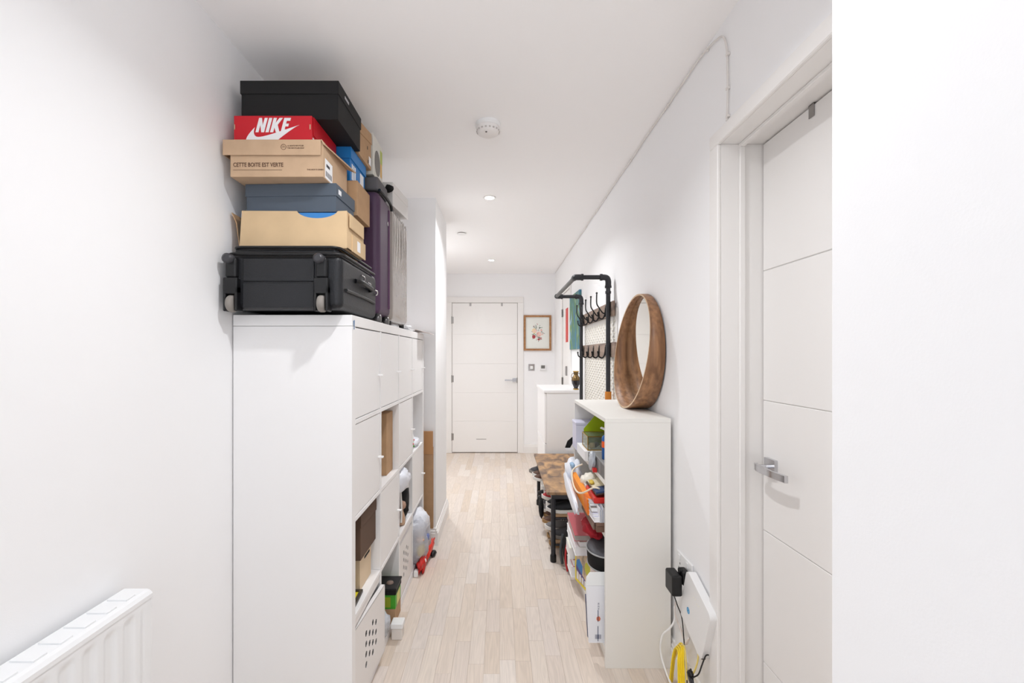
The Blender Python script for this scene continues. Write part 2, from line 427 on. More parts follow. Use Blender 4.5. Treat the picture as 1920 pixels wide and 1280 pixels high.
h = MB(); h.tube([(.191, YF-.017, .99), (.191, YF-.06, .99)], .009); h.box(.06, .2, YF-.068, YF-.056, .981, .999); h.build('lever', chrome, hdl, bevel=.003)
bx('lock_keep', .222, .231, YF-.0095, YF-.0045, .95, 1.02, steel, door1)
bx('letter_plate', -.325, -.19, YF-.0095, YF-.0075, .185, .192, steel, door1)
for x in (-.405, .022):
    h = MB(); h.box(x-.012, x+.012, YF-.012, YF+.004, 2.002, 2.004).box(x-.012, x+.012, YF-.0105, YF-.0085, 1.99, 2.034)
    tag(h.build('door_hook', steel), 'small steel over-door hook on the %s half of the far door top' % ('left' if x < 0 else 'right'), 'hook')
# ---- near right door, recessed in its lining
LX = .88
casing('trim_3', [(XR-.012, XR, JY1-.004, JY1+.055, 0, 2.036), (XR-.012, XR, JY0-.055, JY1+.055, 2.036, 2.085), (XR-.012, XR, JY0-.055, JY0+.004, 0, 2.036)])
j = MB(); j.box(XR+.0002, LX+.02, JY1-.002, JY1+.02, 0, 2.0378).box(XR+.0002, LX+.02, JY0-.02, JY0+.002, 0, 2.0378).box(XR+.0002, LX+.02, JY0-.02, JY1+.02, 2.038, 2.06)
j.box(.80, .818, JY1-.012, JY1-.0021, 0, 2.026).box(.80, .818, JY0, JY1, 2.026, 2.0379)
j.build('trim_4', gloss_w, kind='structure', bevel=.002, seg=1)
door2 = MB().box(LX+.004, LX+.04, JY0+.004, JY1-.005, .01, 2.034).build('door_2', gloss_w, kind='structure', bevel=.002)
zs2 = [.01, .305, .745, 1.178, 1.61, 2.034]
for i in range(5):
    bx('door_panel', LX, LX+.004, JY0+.005, JY1-.006, zs2[i]+.0007, zs2[i+1]-.0007, gloss_w, door2, bevel=.0022, seg=1)
ro = MB(); ro.plate(rrect(1.412, 1.468, .938, .994, .003), [], YZ(LX-.011), .011); hr = ro.build('door_handle', chrome, door2)
lv = MB()
lv.tube([(LX-.01, 1.44, .966), (LX-.045, 1.44, .966)], .010)
path = [(-.044, 1.458), (-.050, 1.44), (-.053, 1.40), (-.052, 1.35), (-.046, 1.30)]
lv.rings([[(LX+x-.005, y, .955), (LX+x+.005, y-.002, .955), (LX+x+.005, y-.002, .977), (LX+x-.005, y, .977)] for x, y in path], sm=False)
lv.build('lever', chrome, hr, bevel=.0015)
h = MB(); h.box(LX-.003, LX-.0015, 1.245, 1.267, 2.0, 2.036).box(LX-.003, LX+.01, 1.245, 1.267, 2.0345, 2.036)
tag(h.build('door_hook', steel), 'grey over-door hook strap at the top of the nearest right door', 'hook')
# ---- side door near the far end of the right wall
casing('trim_5', [(XR-.016, XR, CY1-.002, CY1+.07, 0, 2.036), (XR-.016, XR, CY0-.045, CY1+.07, 2.036, 2.10), (XR-.016, XR, CY0-.045, CY0+.002, 0, 2.036)])
door3 = bx('door_3', XR-.002, XR+.035, CY0+.006, CY1-.008, .01, 2.032, gloss_w, kind='structure', bevel=.002)
for z in (1.82, 1.02, .25):
    h = MB(); h.lathe([(.007, z-.045), (.007, z+.045)], (XR-.012, CY1-.006, 0), n=10); h.box(XR-.004, XR-.002, CY1-.05, CY1-.01, z-.045, z+.045); h.build('hinge', steel, door3)
bx('pull_handle', XR-.022, XR-.004, 4.905, 4.925, 1.10, 1.205, steel, door3, bevel=.003)
tag(bx('red_strip_sign', XR-.006, XR-.0025, 4.84, 5.0, 1.47, 1.845, red_p, bevel=.001), 'narrow vertical red strip hanging on the white side door at the far right', 'sign')

# ---- ceiling lights
glow = mat('lamp_lens', (255, 250, 242), .5, emit=40)
trim_m = mat('lamp_trim', (244, 243, 241), .35)
names = ['downlight hidden above the stack of boxes', 'bright recessed downlight nearer the camera, beside the pier', 'smaller bright recessed downlight nearest the far door', 'recessed downlight behind the camera', 'added fill downlight, unseen in the hall recess behind the pier']
for i, (x, y) in enumerate(LAMPS):
    t = thing('downlight', ('round ' if i != 1 else 'round white ')+names[i], 'ceiling light', (x, y, CEIL-.001))
    rim = [(.030, -.001), (.044, -.001), (.045, -.004), (.040, -.007), (.031, -.006), (.030, -.001)]
    mbr = MB(); mbr.rings([[(x+r*cos(2*pi*k/32), y+r*sin(2*pi*k/32), CEIL+z) for k in range(32)] for r, z in rim], cap=False)
    mbr.build('trim_ring', trim_m, t)
    MB().lathe([(.034, CEIL-.0045), (.034, CEIL-.0015)], (x, y, 0), n=24).build('lens', glow, t)
    l = bpy.data.lights.new('downlight_lamp', 'AREA'); l.shape = 'DISK'; l.size = .07; l.energy = LP[i]; l.color = (.965, .98, 1.0); l.spread = R(140)
    lo = bpy.data.objects.new('downlight_lamp', l); COL.objects.link(lo); lo.location = (x, y, CEIL-.012)
# ---- smoke detector
t = thing('smoke_detector', 'round white smoke detector on the ceiling with a tiny dark vent', 'smoke detector', (-.058, 2.12, CEIL))
MB().lathe([(.058, 2.43), (.060, 2.425), (.060, 2.412), (.056, 2.410)], (-.058, 2.12, 0), n=36).build('mounting_base', plast_w, t)
MB().lathe([(.054, 2.410), (.055, 2.398), (.050, 2.384), (.040, 2.378), (.0, 2.376)], (-.058, 2.12, 0), n=36, cap=False).build('cover', mat('detector_cover', (238, 235, 233), .5), t)
sl = MB()
for k in range(18):
    a = 2*pi*k/18
    sl.box(.0505, .0558, -.004, .004, 2.389, 2.3945, M=Matrix.Translation((-.058, 2.12, 0)) @ Matrix.Rotation(a, 4, 'Z'))
sl.build('vent_slot', mat('vent_grey', (196, 190, 186), .7), t)
MB().lathe([(.0045, 2.375), (.0045, 2.379)], (-.066, 2.09, 0), n=10).build('test_button', mat('dark_grey', (90, 84, 80), .6), t)
t = thing('sprinkler_cover', 'flat round white sprinkler cover plate on the ceiling past the pier', 'sprinkler', (-.35, 4.03, CEIL))
MB().lathe([(.038, 2.43), (.038, 2.424)], (-.35, 4.03, 0), n=28).build('shadow_cup', mat('cup_grey', (120, 112, 108), .7), t)
MB().lathe([(.044, 2.424), (.044, 2.421)], (-.35, 4.03, 0), n=28).build('cover_plate', plast_w, t)

# ---- white cable clipped along the ceiling corner
pts = [(XR-.006, 5.95, CEIL-.006)]
y = 5.7; k = 0
while y > 1.75:
    pts.append((XR-.006-.002*(k % 2), y, CEIL-.007-.004*((k*7) % 3)/2)); y -= .23; k += 1
pts += [(XR-.007, 1.62, CEIL-.012), (XR-.007, 1.52, CEIL-.03), (XR-.006, 1.47, CEIL-.05), (XR-.006, 1.445, CEIL-.10), (XR-.006, 1.438, 2.25), (XR-.006, 1.437, 2.17), (XR-.006, 1.442, 2.088)]
t = thing('wall_cable', 'thin white cable clipped along the right wall ceiling corner and down to the door', 'cable', (XR, 3.5, 2.4))
cab = mat('cable_sheath', (230, 226, 222), .5)
MB().tube(smooth_path(pts, 5), .0032, 8).build('cable', cab, t)
for (yy, zz) in ((1.58, CEIL-.017), (1.95, CEIL-.008), (2.5, CEIL-.008), (3.1, CEIL-.008), (3.8, CEIL-.008)):
    bx('cable_clip', XR-.0095, XR-.0005, yy-.005, yy+.005, zz-.006, zz+.005, cab, t, bevel=.001)
for zz in (2.30, 2.19, 2.10): bx('cable_clip', XR-.0095, XR-.0005, 1.431, 1.445, zz-.004, zz+.004, cab, t, bevel=.001)

# ---- framed flower print, switches
t = thing('framed_print', 'oak framed flower bouquet print on the far wall right of the door', 'picture', (.5, YF, 1.38))
fx0, fx1, fz0, fz1 = .318, .690, 1.388, 1.866
fr = .026
f = MB(); yb, yf_ = YF-.001, YF-.024
f.plate([(fx0, fz0), (fx1, fz0), (fx1, fz1), (fx0, fz1)], [[(fx0+fr, fz0+fr), (fx1-fr, fz0+fr), (fx1-fr, fz1-fr), (fx0+fr, fz1-fr)]], XZ(yf_), .023)
f.build('frame', oakframe, t, bevel=.002)
bx('paper', fx0+fr, fx1-fr, YF-.008, YF-.004, fz0+fr, fz1-fr, mat('print_paper', (236, 238, 232), .6), t)
pr = MB(); pc = [mat('petal_cream', (238, 218, 170), .7), mat('petal_pink', (228, 176, 168), .7), mat('petal_red', (176, 70, 76), .7), mat('leaf_dark', (90, 98, 84), .7), mat('leaf_grey', (160, 170, 150), .7), mat('petal_blush', (240, 206, 196), .7)]
def petals(cx, cz, r, mi, n=6, seed=0, mi2=None):
    rnd = random.Random(seed)
    for k in range(n):
        a = 2*pi*k/n+rnd.random(); d = r*.5
        pr.plate([(cx+d*cos(a)+r*.5*cos(q)*1.0, cz+d*sin(a)+r*.5*sin(q)) for q in [2*pi*i/8 for i in range(8)]], [], XZ(YF-.0090-.00005*k), .0008, mi if (mi2 is None or k % 2) else mi2)
    pr.plate(circ(cx, cz, r*.3, 8), [], XZ(YF-.0096), .0008, mi2 if mi2 is not None else mi)
petals(.462, 1.655, .036, 0, 7, 1, 5); petals(.525, 1.61, .036, 1, 7, 2, 5); petals(.455, 1.575, .026, 2, 6, 3); petals(.52, 1.54, .016, 2, 5, 4)
petals(.555, 1.665, .014, 1, 5, 5); petals(.575, 1.61, .012, 5, 5, 6)
rnd = random.Random(5)
for k in range(64):
    a = rnd.random()*2*pi; d = .03+.075*rnd.random(); cx, cz = .505+d*cos(a)*.85, 1.63+d*sin(a)*1.15
    b_ = a+rnd.uniform(-.6, .6); l_, w_ = rnd.uniform(.011, .02), rnd.uniform(.003, .006)
    mi = rnd.choice([3, 3, 4, 4, 2])
    pr.plate([(cx+l_*cos(b_), cz+l_*sin(b_)), (cx-w_*sin(b_), cz+w_*cos(b_)), (cx-l_*cos(b_), cz-l_*sin(b_)), (cx+w_*sin(b_), cz-w_*cos(b_))], [], XZ(YF-.0086), .0005, mi)
pr.build('flower_print', pc, t)
t = thing('wall_spur_switch', 'chrome square wall switch plate on the far wall below the flower print', 'switch', (.423, YF, 1.1))
bx('plate', .380, .466, YF-.007, YF, 1.115, 1.205, chrome, t, bevel=.003)
bx('rocker', .404, .442, YF-.011, YF-.007, 1.14, 1.18, plast_w, t, bevel=.002)
for x in (.388, .458): MB().lathe([(.003, YF-.009), (.003, YF-.0065)], (x, 0, 1.16), axis='y', n=8).build('screw', steel, t)
t = thing('thermostat', 'small grey and white thermostat on the far wall beside the chrome switch', 'thermostat', (.577, YF, 1.1))
bx('housing', .535, .620, YF-.018, YF, 1.118, 1.200, plast_w, t, bevel=.004)
bx('display', .552, .604, YF-.0195, YF-.018, 1.145, 1.188, mat('lcd', (120, 118, 114), .3), t, bevel=.001)

# ---- abstract canvas on the right wall
t = thing('abstract_canvas', 'blue green abstract canvas on the right wall behind the coat rack', 'painting', (XR, 4.34, 1.38))
cv = MB(); cv.box(XR-.022, XR-.001, 4.05, 4.61, 1.385, 1.925)
cv.build('canvas', paint_m, t, bevel=.002)
bx('stretcher_bar', XR-.014, XR-.0005, 4.07, 4.59, 1.40, 1.42, mat('pine', (214, 190, 150), .7), t)

# ================================================================ RADIATOR
t = thing('radiator', 'white panel radiator low on the left wall beside the camera', 'radiator', (-.89, .35, .14))
rx = -.862
ny, nz = 330, 26
ys = [-.42+1.52*i/ny for i in range(ny+1)]; zz = [.16, .165, .17]+[.17+(.735-.17)*k/24 for k in range(1, 25)]
zz = sorted(set([round(a, 4) for a in zz]+[.66, .67, .68, .69, .695, .70, .705, .71, .715, .72, .725]))
vs = []; fs = []
def sst(a, b_, x):
    x = max(0, min(1, (x-a)/(b_-a))); return x*x*(3-2*x)
for z in zz:
    for y_ in ys:
        ph = ((y_-.01)/.05) % 1; g = sst(.16, .34, ph)*(1-sst(.66, .84, ph))
        e = sst(.18, .21, z)*(1-sst(.70, .722, z))*(1 if -.39 < y_ < 1.075 else 0)
        vs.append((rx-.006*g*e, y_, z))
n1 = len(ys)
for a in range(len(zz)-1):
    for b_ in range(n1-1): fs.append((a*n1+b_, a*n1+b_+1, (a+1)*n1+b_+1, (a+1)*n1+b_))
mb = MB(); mb._add(vs, fs, 0, True); rad_m = mat('radiator_enamel', (240, 241, 242), .3)
mb.build('front_panel', rad_m, t)
mb = MB(); mb.box(-.925, rx-.014, -.42, 1.10, .16, .735); mb.build('core', rad_m, t, bevel=.004)
mb = MB(); mb.rings([[(-.93, y_, .732), (rx+.002, y_, .732), (rx+.002, y_, .742), (rx-.004, y_, .749), (rx-.012, y_, .752), (-.93, y_, .752)] for y_ in (-.425, 1.102)], sm=False); mb.build('top_grille', rad_m, t)
for k in range(28): bx('grille_bar', -.922, -.876, -.36+k*.052, -.335+k*.052, .752, .7555, rad_m, t)
MB().lathe([(.010, 1.10), (.010, 1.118), (.006, 1.122)], (-.885, 0, .70), axis='y', n=14).build('bleed_plug', rad_m, t)
MB().box(-.944, -.926, .9, .94, .3, .68).build('wall_bracket', rad_m, t)

# ================================================================ CUBE SHELVING (left)
KX0, KX1, KY0, KY1, KT = -.942, -.5226, 1.57, 3.04, 1.471
t = thing('cube_shelving_unit', 'tall white four by four cube shelving unit along the left wall', 'shelving unit', (-.73, 2.3, 0))
K = t
bx('side_panel', KX0, KX1, KY0, KY0+.038, 0, KT-.04, lam_w, t, bevel=.0015)
bx('side_panel', KX0, KX1, KY1-.038, KY1, 0, KT-.04, lam_w, t, bevel=.0015)
bx('top_panel', KX0, KX1, KY0, KY1, KT-.039, KT, lam_w, t, bevel=.0015)
bx('bottom_panel', KX0, KX1, KY0+.0385, KY1-.0385, 0, .04, lam_w, t, bevel=.0015)
cell = (KY1-KY0-.076-.048)/4
cy = [KY0+.038+i*(cell+.016) for i in range(4)]            # near side of each column
ch = (KT-.04-.04-.048)/4
cz = [.04+i*(ch+.016) for i in range(4)]                   # bottom of each row, from below
for i in range(3): bx('shelf', KX0, KX1, KY0+.0385, KY1-.0385, cz[i]+ch, cz[i]+ch+.016, lam_w, t, bevel=.001)
for r in range(4):
    for i in range(3): bx('divider', KX0, KX1, cy[i]+cell, cy[i]+cell+.016, cz[r]+.0003, cz[r]+ch-.0003, lam_w, t, bevel=.001)
fd = KX1
def kdoor(c, r, handle='far'):
    y0, y1 = cy[c]+.003, cy[c]+cell-.003; z0, z1 = cz[r]+.003, cz[r]+ch-.003
    d = bx('door', fd-.018, fd-.002, y0, y1, z0, z1, lam_w, K, bevel=.0015)
    hz = (z0+z1)/2-.02
    k = MB(); k.box(fd-.002, fd+.02, y1-.034, y1-.018, hz-.004, hz+.004)
    k.build('knob', lam_w, d, bevel=.002)
for c in range(4): kdoor(c, 3)
kdoor(0, 2); kdoor(2, 2); kdoor(1, 1); kdoor(3, 1)
def vent_door(c, ajar=0, top=.045):
    y0, y1 = cy[c]+.004, cy[c]+cell-.004; z0, z1 = cz[0]+.004, cz[0]+ch-top
    w_ = y1-y0; holes = []
    for col in range(4):
        n = 4 if col % 2 == 0 else 3
        for k in range(n):
            u = w_/2+(col-1.5)*.036+.0; v = (z1-z0)*.52+(k-(n-1)/2)*.04
            holes.append([(u+.0105*cos(a), v+.0125*sin(a)) for a in [pi/2+pi/3*q for q in range(6)]])
    # the leaf hinges on its near edge, swung by `ajar`
    d = MB(); Mx = Matrix.Translation((fd-.003, y0, 0)) @ Matrix.Rotation(-ajar, 4, 'Z')
    d.plate([(0, z0), (w_, z0), (w_, z1), (0, z1)], [[(u, v+z0) for u, v in h_] for h_ in holes], lambda u, v, q: (q-.0, u, v), -.0012, M=Mx)
    d.box(-.018, 0, 0, .0012, z0, z1, M=Mx).box(-.018, 0, w_-.0012, w_, z0, z1, M=Mx).box(-.018, 0, 0, w_, z1-.0012, z1, M=Mx).box(-.018, 0, 0, w_, z0, z0+.0012, M=Mx)
    o = d.build('ventilated_door', metal_w, K, label='perforated white metal door')
    bx('top_rail', fd-.02, fd-.004, y0, y1, z1+.012, z1+top-.004, metal_w, K, bevel=.001)
vent_door(0, R(4)); vent_door(2, 0)
v = MB(); v.tube([(fd+.0015, KY0+.012, KT-.02), (fd+.0015, KY0+.016, KT-.038)], .0016, 6); v.tube([(fd+.0015, KY0+.021, KT-.017), (fd+.0015, KY0+.018, KT-.05)], .0016, 6)
v.build('pen_mark', mat('blue_grey_mark', (110, 132, 160), .6), K, label='small blue pen mark near the top corner')

# -- contents of the cube shelving
def carton(name, label, cat, x0, x1, y0, y1, z0, z1, m, flap=True, rot=0, tape=None, group=None, lidh=None, lid_m=None, bev=.0015):
    cx, cy_ = (x0+x1)/2, (y0+y1)/2
    t = thing(name, label, cat, (cx, cy_, z0), (0, 0, rot), group)
    a, b_, h_ = (x1-x0)/2, (y1-y0)/2, z1-z0
    def L(nm, *c, mm=None, bv=bev, **k): return MB().box(*c).build(nm, mm or m, t, world=False, bevel=bv, **k)
    if lidh:
        L('box_body', -a+.003, a-.003, -b_+.003, b_-.003, 0, h_-.003)
        L('lid', -a, a, -b_, b_, h_-lidh, h_, mm=lid_m)
    else:
        L('box_body', -a, a, -b_, b_, 0, h_-.002)
        L('flap', -a, -.002, -b_, b_, h_-.002, h_); L('flap', .002, a, -b_, b_, h_-.002, h_)
        if tape: L('tape', -a-.0004, a+.0004, -.025, .025, h_, h_+.0004, mm=tape, bv=0)
    return t
zr = [c_+.0005 for c_ in cz]
carton('kraft_box', 'tall brown cardboard box standing in an open upper cube of the shelving', 'box', -.88, -.552, cy[1]+.2, cy[1]+cell-.012, zr[2], zr[2]+.30, kraft_d)
carton('dark_brown_box', 'dark brown lidded box near the top of the open cube closest to the camera', 'box', -.88, -.536, 1.715, 1.93, .535, .71, brown_d, lidh=.05)
t = carton('beige_box', 'light beige box with a black slot under the dark brown box', 'box', -.86, -.556, 1.765, 1.915, zr[1], .5345, mat('beige_card', (222, 200, 170), .8))
MB().box(.1525, .1535, -.02, .05, .105, .114).build('hand_slot', black_m, t, world=False)
# supports so the dark box does not hang
for i, (xx, yy, hh, rz) in enumerate(((-.60, 1.665, .255, .05), (-.635, 1.675, .285, .02))):
    t = thing('framed_photo', ['grey picture frame standing front most in the open cube', 'black picture frame standing behind the grey frame in the open cube'][i], 'picture frame', (xx, yy, zr[1]), (0, R(-3), rz))
    f = MB(); f.plate([(-.04, 0), (.045, 0), (.045, hh), (-.04, hh)], [[(-.028, .012), (.033, .012), (.033, hh-.012), (-.028, hh-.012)]], YZ(0), .014)
    f.build('frame', [mat('frame_grey', (128, 124, 120), .5), blk_pl][i], t, world=False, bevel=.001)
    MB().box(.005, .012, -.0275, .0325, .0125, hh-.0125).build('backing', [mat('frame_backing', (170, 166, 162), .6), black_m][i], t, world=False)
t = thing('small_yellow_picture', 'yellow picture in a dark frame lying flat in the open cube', 'picture frame', (-.58, 1.70, zr[1]), (0, 0, .05))
f = MB(); f.plate([(-.055, -.075), (.04, -.075), (.04, .06), (-.055, .06)], [[(-.043, -.063), (.028, -.063), (.028, .048), (-.043, .048)]], XY(0), .012); f.build('frame', mat('frame_dark', (62, 54, 46), .5), t, world=False, bevel=.001)
MB().box(-.0425, .0275, -.0625, .0475, .001, .007).build('picture', yellow, t, world=False)
tag(bx('folded_papers', -.60, -.535, 1.612, 1.625, zr[1], zr[1]+.012, white_p), 'thin white folded papers at the near end of the open cube', 'papers')
# row 2 from top, last column
t = thing('floral_jar', 'small white floral jar in the far upper open cube', 'jar', (-.56, 2.70, zr[2]))
jx, jy = -.56, 2.715; z0 = zr[2]
MB().lathe([(.02, z0), (.03, z0+.004), (.032, z0+.09), (.026, z0+.105), (.024, z0+.115)], (jx, jy, 0), n=20).build('body', plast_w, t)
MB().lathe([(.026, z0+.115), (.027, z0+.13), (.010, z0+.138), (.008, z0+.15)], (jx, jy, 0), n=20).build('lid', plast_w, t)
fm = MB()
for k in range(10):
    a = -pi/2+k*.35-.9; fm.blob((jx+.0325*cos(a), jy+.0325*sin(a), z0+.03+.05*((k*5) % 7)/7), (.006, .006, .007), .2, seed=k, mi=k % 2, sub=1)
fm.build('flower_motif', [red_p, green], t)
tag(MB().blob((-.565, 2.87, zr[2]+.026), (.045, .09, .028), .12, seed=3, flat=zr[2]).build('folded_cloth', pearl), 'folded white cloth lying in the far upper open cube', 'cloth')
# row 3 col 2
def single(name, mb, m, label, cat, **k):
    return tag(mb.build(name, m, **k), label, cat)
z0 = zr[1]
single('white_plastic_bag', MB().blob((-.56, cy[2]+.10, z0+.262), (.065, .085, .062), .16, 3, seed=1, power=.8), pearl, 'crumpled white plastic bag on top of black bags in the middle cube', 'plastic bag')
t = thing('black_tote_bag', 'black fabric bag hanging open in the middle cube of the shelving', 'bag', (-.6, cy[2]+.22, z0))
MB().blob((-.595, cy[2]+.225, z0+.115), (.072, .082, .115), .12, 3, seed=2, flat=z0, power=.7).build('bag_body', blk_fab, t)
MB().tube(smooth_path([(-.545, cy[2]+.20, z0+.16), (-.528, cy[2]+.21, z0+.22), (-.528, cy[2]+.24, z0+.25), (-.540, cy[2]+.26, z0+.18)]), .005, 8).build('strap', blk_pl, t)
t = thing('black_pouch', 'black pouch with a white strap at the front of the middle cube', 'bag', (-.58, cy[2]+.04, z0))
MB().blob((-.585, cy[2]+.05, z0+.10), (.045, .04, .1), .1, 3, seed=6, flat=z0, power=.7).build('pouch_body', blk_fab, t)
MB().tube(smooth_path([(-.538, cy[2]+.10, z0+.03), (-.536, cy[2]+.098, z0+.11), (-.540, cy[2]+.095, z0+.195)]), .0065, 8).build('strap', wht_rub, t)
t = thing('wooden_pestle', 'pale turned wooden pestle lying in front of the black bags', 'pestle', (-.545, cy[2]+.16, z0))
MB().lathe([(.004, z0), (.022, z0+.004), (.024, z0+.03), (.018, z0+.06), (.013, z0+.075), (.013, z0+.085)], (-.548, cy[2]+.145, 0), n=18).build('handle', tan_wood, t)
MB().lathe([(.013, z0+.085), (.025, z0+.095), (.028, z0+.108), (.024, z0+.124), (.008, z0+.132)], (-.548, cy[2]+.145, 0), n=18).build('head', mat('worn_wood', (176, 142, 122), .6), t)
single('folded_paper', MB().box(-.60, -.53, cy[2]+.17, cy[2]+.30, z0, z0+.008), white_p, 'white paper lying at the bottom of the middle cube', 'paper', bevel=.001)
# bottom row col 1
t = thing('black_speaker', 'tall black box standing behind the green carton in a low cube', 'box', (-.66, 2.1, zr[0]))
MB().box(-.74, -.585, 2.10, 2.125, zr[0], zr[0]+.31).build('casing', blk_pl, t, bevel=.004); MB().box(-.70, -.62, 2.098, 2.10, zr[0]+.05, zr[0]+.28).build('front_panel', black_m, t)
t = carton('plain_kraft_box', 'small kraft box at the bottom under the green carton', 'box', -.70, -.502, 2.13, 2.245, zr[0], .113, kraft_d)
t = thing('green_carton', 'bright green carton with an olive panel under the black tray', 'carton', (-.6, 2.187, .1135))
bx('carton_body', -.70, -.502, 2.131, 2.244, .1135, .180, green, t, bevel=.001)
bx('printed_panel', -.68, -.525, 2.1300, 2.131, .122, .170, olive, t); bx('side_print', -.502, -.5012, 2.16, 2.225, .118, .172, mat('pale_yellow', (214, 206, 130), .6), t)
t = thing('black_tray', 'black lidded tray on top of the green carton', 'tray', (-.6, 2.187, .1805))
bx('tray_body', -.705, -.499, 2.128, 2.247, .1805, .212, black_m, t, bevel=.003)
bx('rim', -.708, -.496, 2.125, 2.25, .205, .214, blk_pl, t, bevel=.002)
MB().lathe([(.018, .214), (.016, .219), (.004, .221)], (-.54, 2.18, 0), n=14).build('emblem', mat('brown_grey', (120, 100, 88), .5), t)
single('silver_plastic_bag', MB().blob((-.56, 2.02, zr[0]+.062), (.055, .05, .062), .2, 3.2, seed=11, flat=zr[0]), silver_poly, 'crumpled silver plastic bag in the low cube by the ajar door', 'plastic bag')
t = thing('white_tub', 'small white lidded tub on the floor against the shelving', 'tub', (-.482, 2.10, 0))
bx('tub_body', -.508, -.458, 2.075, 2.125, 0.0, .052, mat('off_white', (226, 220, 214), .5), t, bevel=.004)
bx('lid', -.512, -.454, 2.071, 2.129, .052, .078, plast_w, t, bevel=.005)
single('white_plug_block', MB().box(-.518, -.492, 2.66, 2.70, 0, .035), plast_w, 'tiny white block on the floor at the foot of the second vented door', 'block', bevel=.004)
# bottom row col 3 : carrier bags
bag_t = mat('translucent_bag', (238, 240, 246), .3, trans=.55, bump=.6, bscale=45, ior=1.1)
t = thing('carrier_bag', 'stuffed translucent white carrier bag bulging from the last bottom cube', 'plastic bag', (-.53, 2.86, zr[0]))
MB().blob((-.545, 2.835, zr[0]+.13), (.092, .135, .15), .11, 3, seed=21, flat=zr[0]+.002, power=.68).build('bag_film', bag_t, t)
MB().blob((-.545, 2.84, zr[0]+.23), (.088, .115, .085), .16, 3.5, seed=22).build('bag_top', pearl, t)
MB().blob((-.494, 2.755, zr[0]+.085), (.026, .05, .035), .05, seed=23, sub=2).build('yellow_contents', mat('yellow_pack', (240, 214, 60), .5), t)
MB().blob((-.485, 2.83, zr[0]+.135), (.035, .05, .035), .1, seed=24, sub=2).build('blue_contents', mat('blue_pack', (110, 124, 180), .5), t)
MB().blob((-.496, 2.75, zr[0]+.15), (.028, .04, .016), .1, seed=25, sub=2).build('orange_contents', mat('peach_pack', (226, 184, 150), .5), t)
t = thing('red_carrier_bag', 'crumpled red plastic bag on the floor below the white carrier bag', 'plastic bag', (-.49, 2.85, 0))
MB().blob((-.488, 2.79, .040), (.028, .12, .050), .25, 3, seed=31, flat=0.0, M=Matrix.Translation((0,0,0))).build('bag_film', red_p, t)
MB().blob((0, 0, 0), (.020, .12, .030), .3, 4, seed=32, M=Matrix.Translation((-.468, 2.88, .062)) @ Matrix.Rotation(R(14), 4, 'X') @ Matrix.Rotation(R(-9), 4, 'Z')).build('bag_handle', mat('red_film', (226, 60, 44), .35), t)
MB().blob((-.481, 2.76, .055), (.022, .03, .018), .2, 4, seed=33, sub=2).build('white_print', white_p, t)
single('black_tape_roll', MB().blob((-.447, 2.945, .018), (.022, .035, .018), .2, 3, seed=34, flat=0, sub=2), blk_pl, 'small black crumpled item on the floor behind the red bag', 'pouch')
# cardboard sheets between shelving and pier
t = thing('cardboard_panel', 'tall brown cardboard panel standing between the shelving and the pier', 'cardboard', (-.49, 3.09, .121))
bx('sheet', -.72, -.466, 3.100, 3.106, .121, .69, kraft_d, t, bevel=.001)
bx('upper_sheet', -.72, -.468, 3.092, 3.099, .64, .80, mat('orange_kraft', (188, 142, 98), .85), t, bevel=.001)

# ================================================================ STACK ON THE SHELVING
TZ = KT+.0008
# black suitcase lying on its back, wheels towards the camera
sx0, sx1, sy0, sy1, sz0, sz1 = -.925, -.538, 1.495, 1.94, TZ+.012, TZ+.235
t = thing('black_suitcase', 'black wheeled suitcase lying flat on the shelving under the box stack', 'suitcase', ((sx0+sx1)/2, (sy0+sy1)/2, TZ))
MB().box(sx0, sx1, sy0+.012, sy1, sz0, sz1-.035).build('shell', blk_lea, t, bevel=.024, seg=4)
MB().box(sx0+.012, sx1-.02, sy0+.03, sy1-.02, sz1-.05, sz1-.008).build('front_pocket', blk_lea, t, bevel=.014, seg=3)
def lap(z, ins, r=.03):
    P_ = []
    for cx_, cy_, a0 in ((sx0+ins+r, sy0+ins+.012+r, pi), (sx1-ins-r, sy0+ins+.012+r, 1.5*pi)):
        P_ += [(cx_+r*cos(a0+pi/2*k/6), cy_+r*sin(a0+pi/2*k/6), z) for k in range(7)]
    return [(sx0+ins, sy1-.05, z)]+P_+[(sx1-ins, sy1-.05, z)]
MB().tube(lap(sz1-.036, -.002), .0055, 8).build('piping', blk_pl, t)
MB().tube(lap(sz1-.010, .012), .005, 8).build('piping', blk_pl, t)
bx('base_panel', sx0+.055, sx1-.09, sy0+.006, sy0+.016, sz0+.004, sz0+.09, blk_lea, t, bevel=.004)
bx('base_panel', sx0+.055, sx1-.09, sy0+.008, sy0+.018, sz0+.094, sz1-.050, blk_lea, t, bevel=.004)
for hx in (sx0+.022, sx1-.062):
    h = MB(); h.box(hx-.024, hx-.014, sy0-.010, sy0+.03, sz0-.008, sz0+.078); h.box(hx+.014, hx+.024, sy0-.010, sy0+.03, sz0-.008, sz0+.078)
    h.box(hx-.024, hx+.024, sy0-.010, sy0+.03, sz0+.05, sz0+.105)
    hs = h.build('wheel_housing', blk_pl, t, bevel=.006, seg=3)
    bx('kick_plate', hx-.019, hx+.019, sy0-.006, sy0+.02, sz0+.105, sz1-.05, blk_pl, t, bevel=.008, seg=3)
    MB().lathe([(.010, sy0-.020), (.017, sy0-.016), (.017, sy0+.02)], (hx-.006, 0, sz1-.055), axis='y', n=18).build('foot_stud', mat('stud', (60, 60, 64), .35), t)
    MB().lathe([(.012, hx-.011), (.026, hx-.010), (.029, hx-.005), (.029, hx+.005), (.026, hx+.010), (.012, hx+.011)], (0, sy0+.006, sz0+.0185), axis='x', n=24).build('wheel', gry_rub, hs)
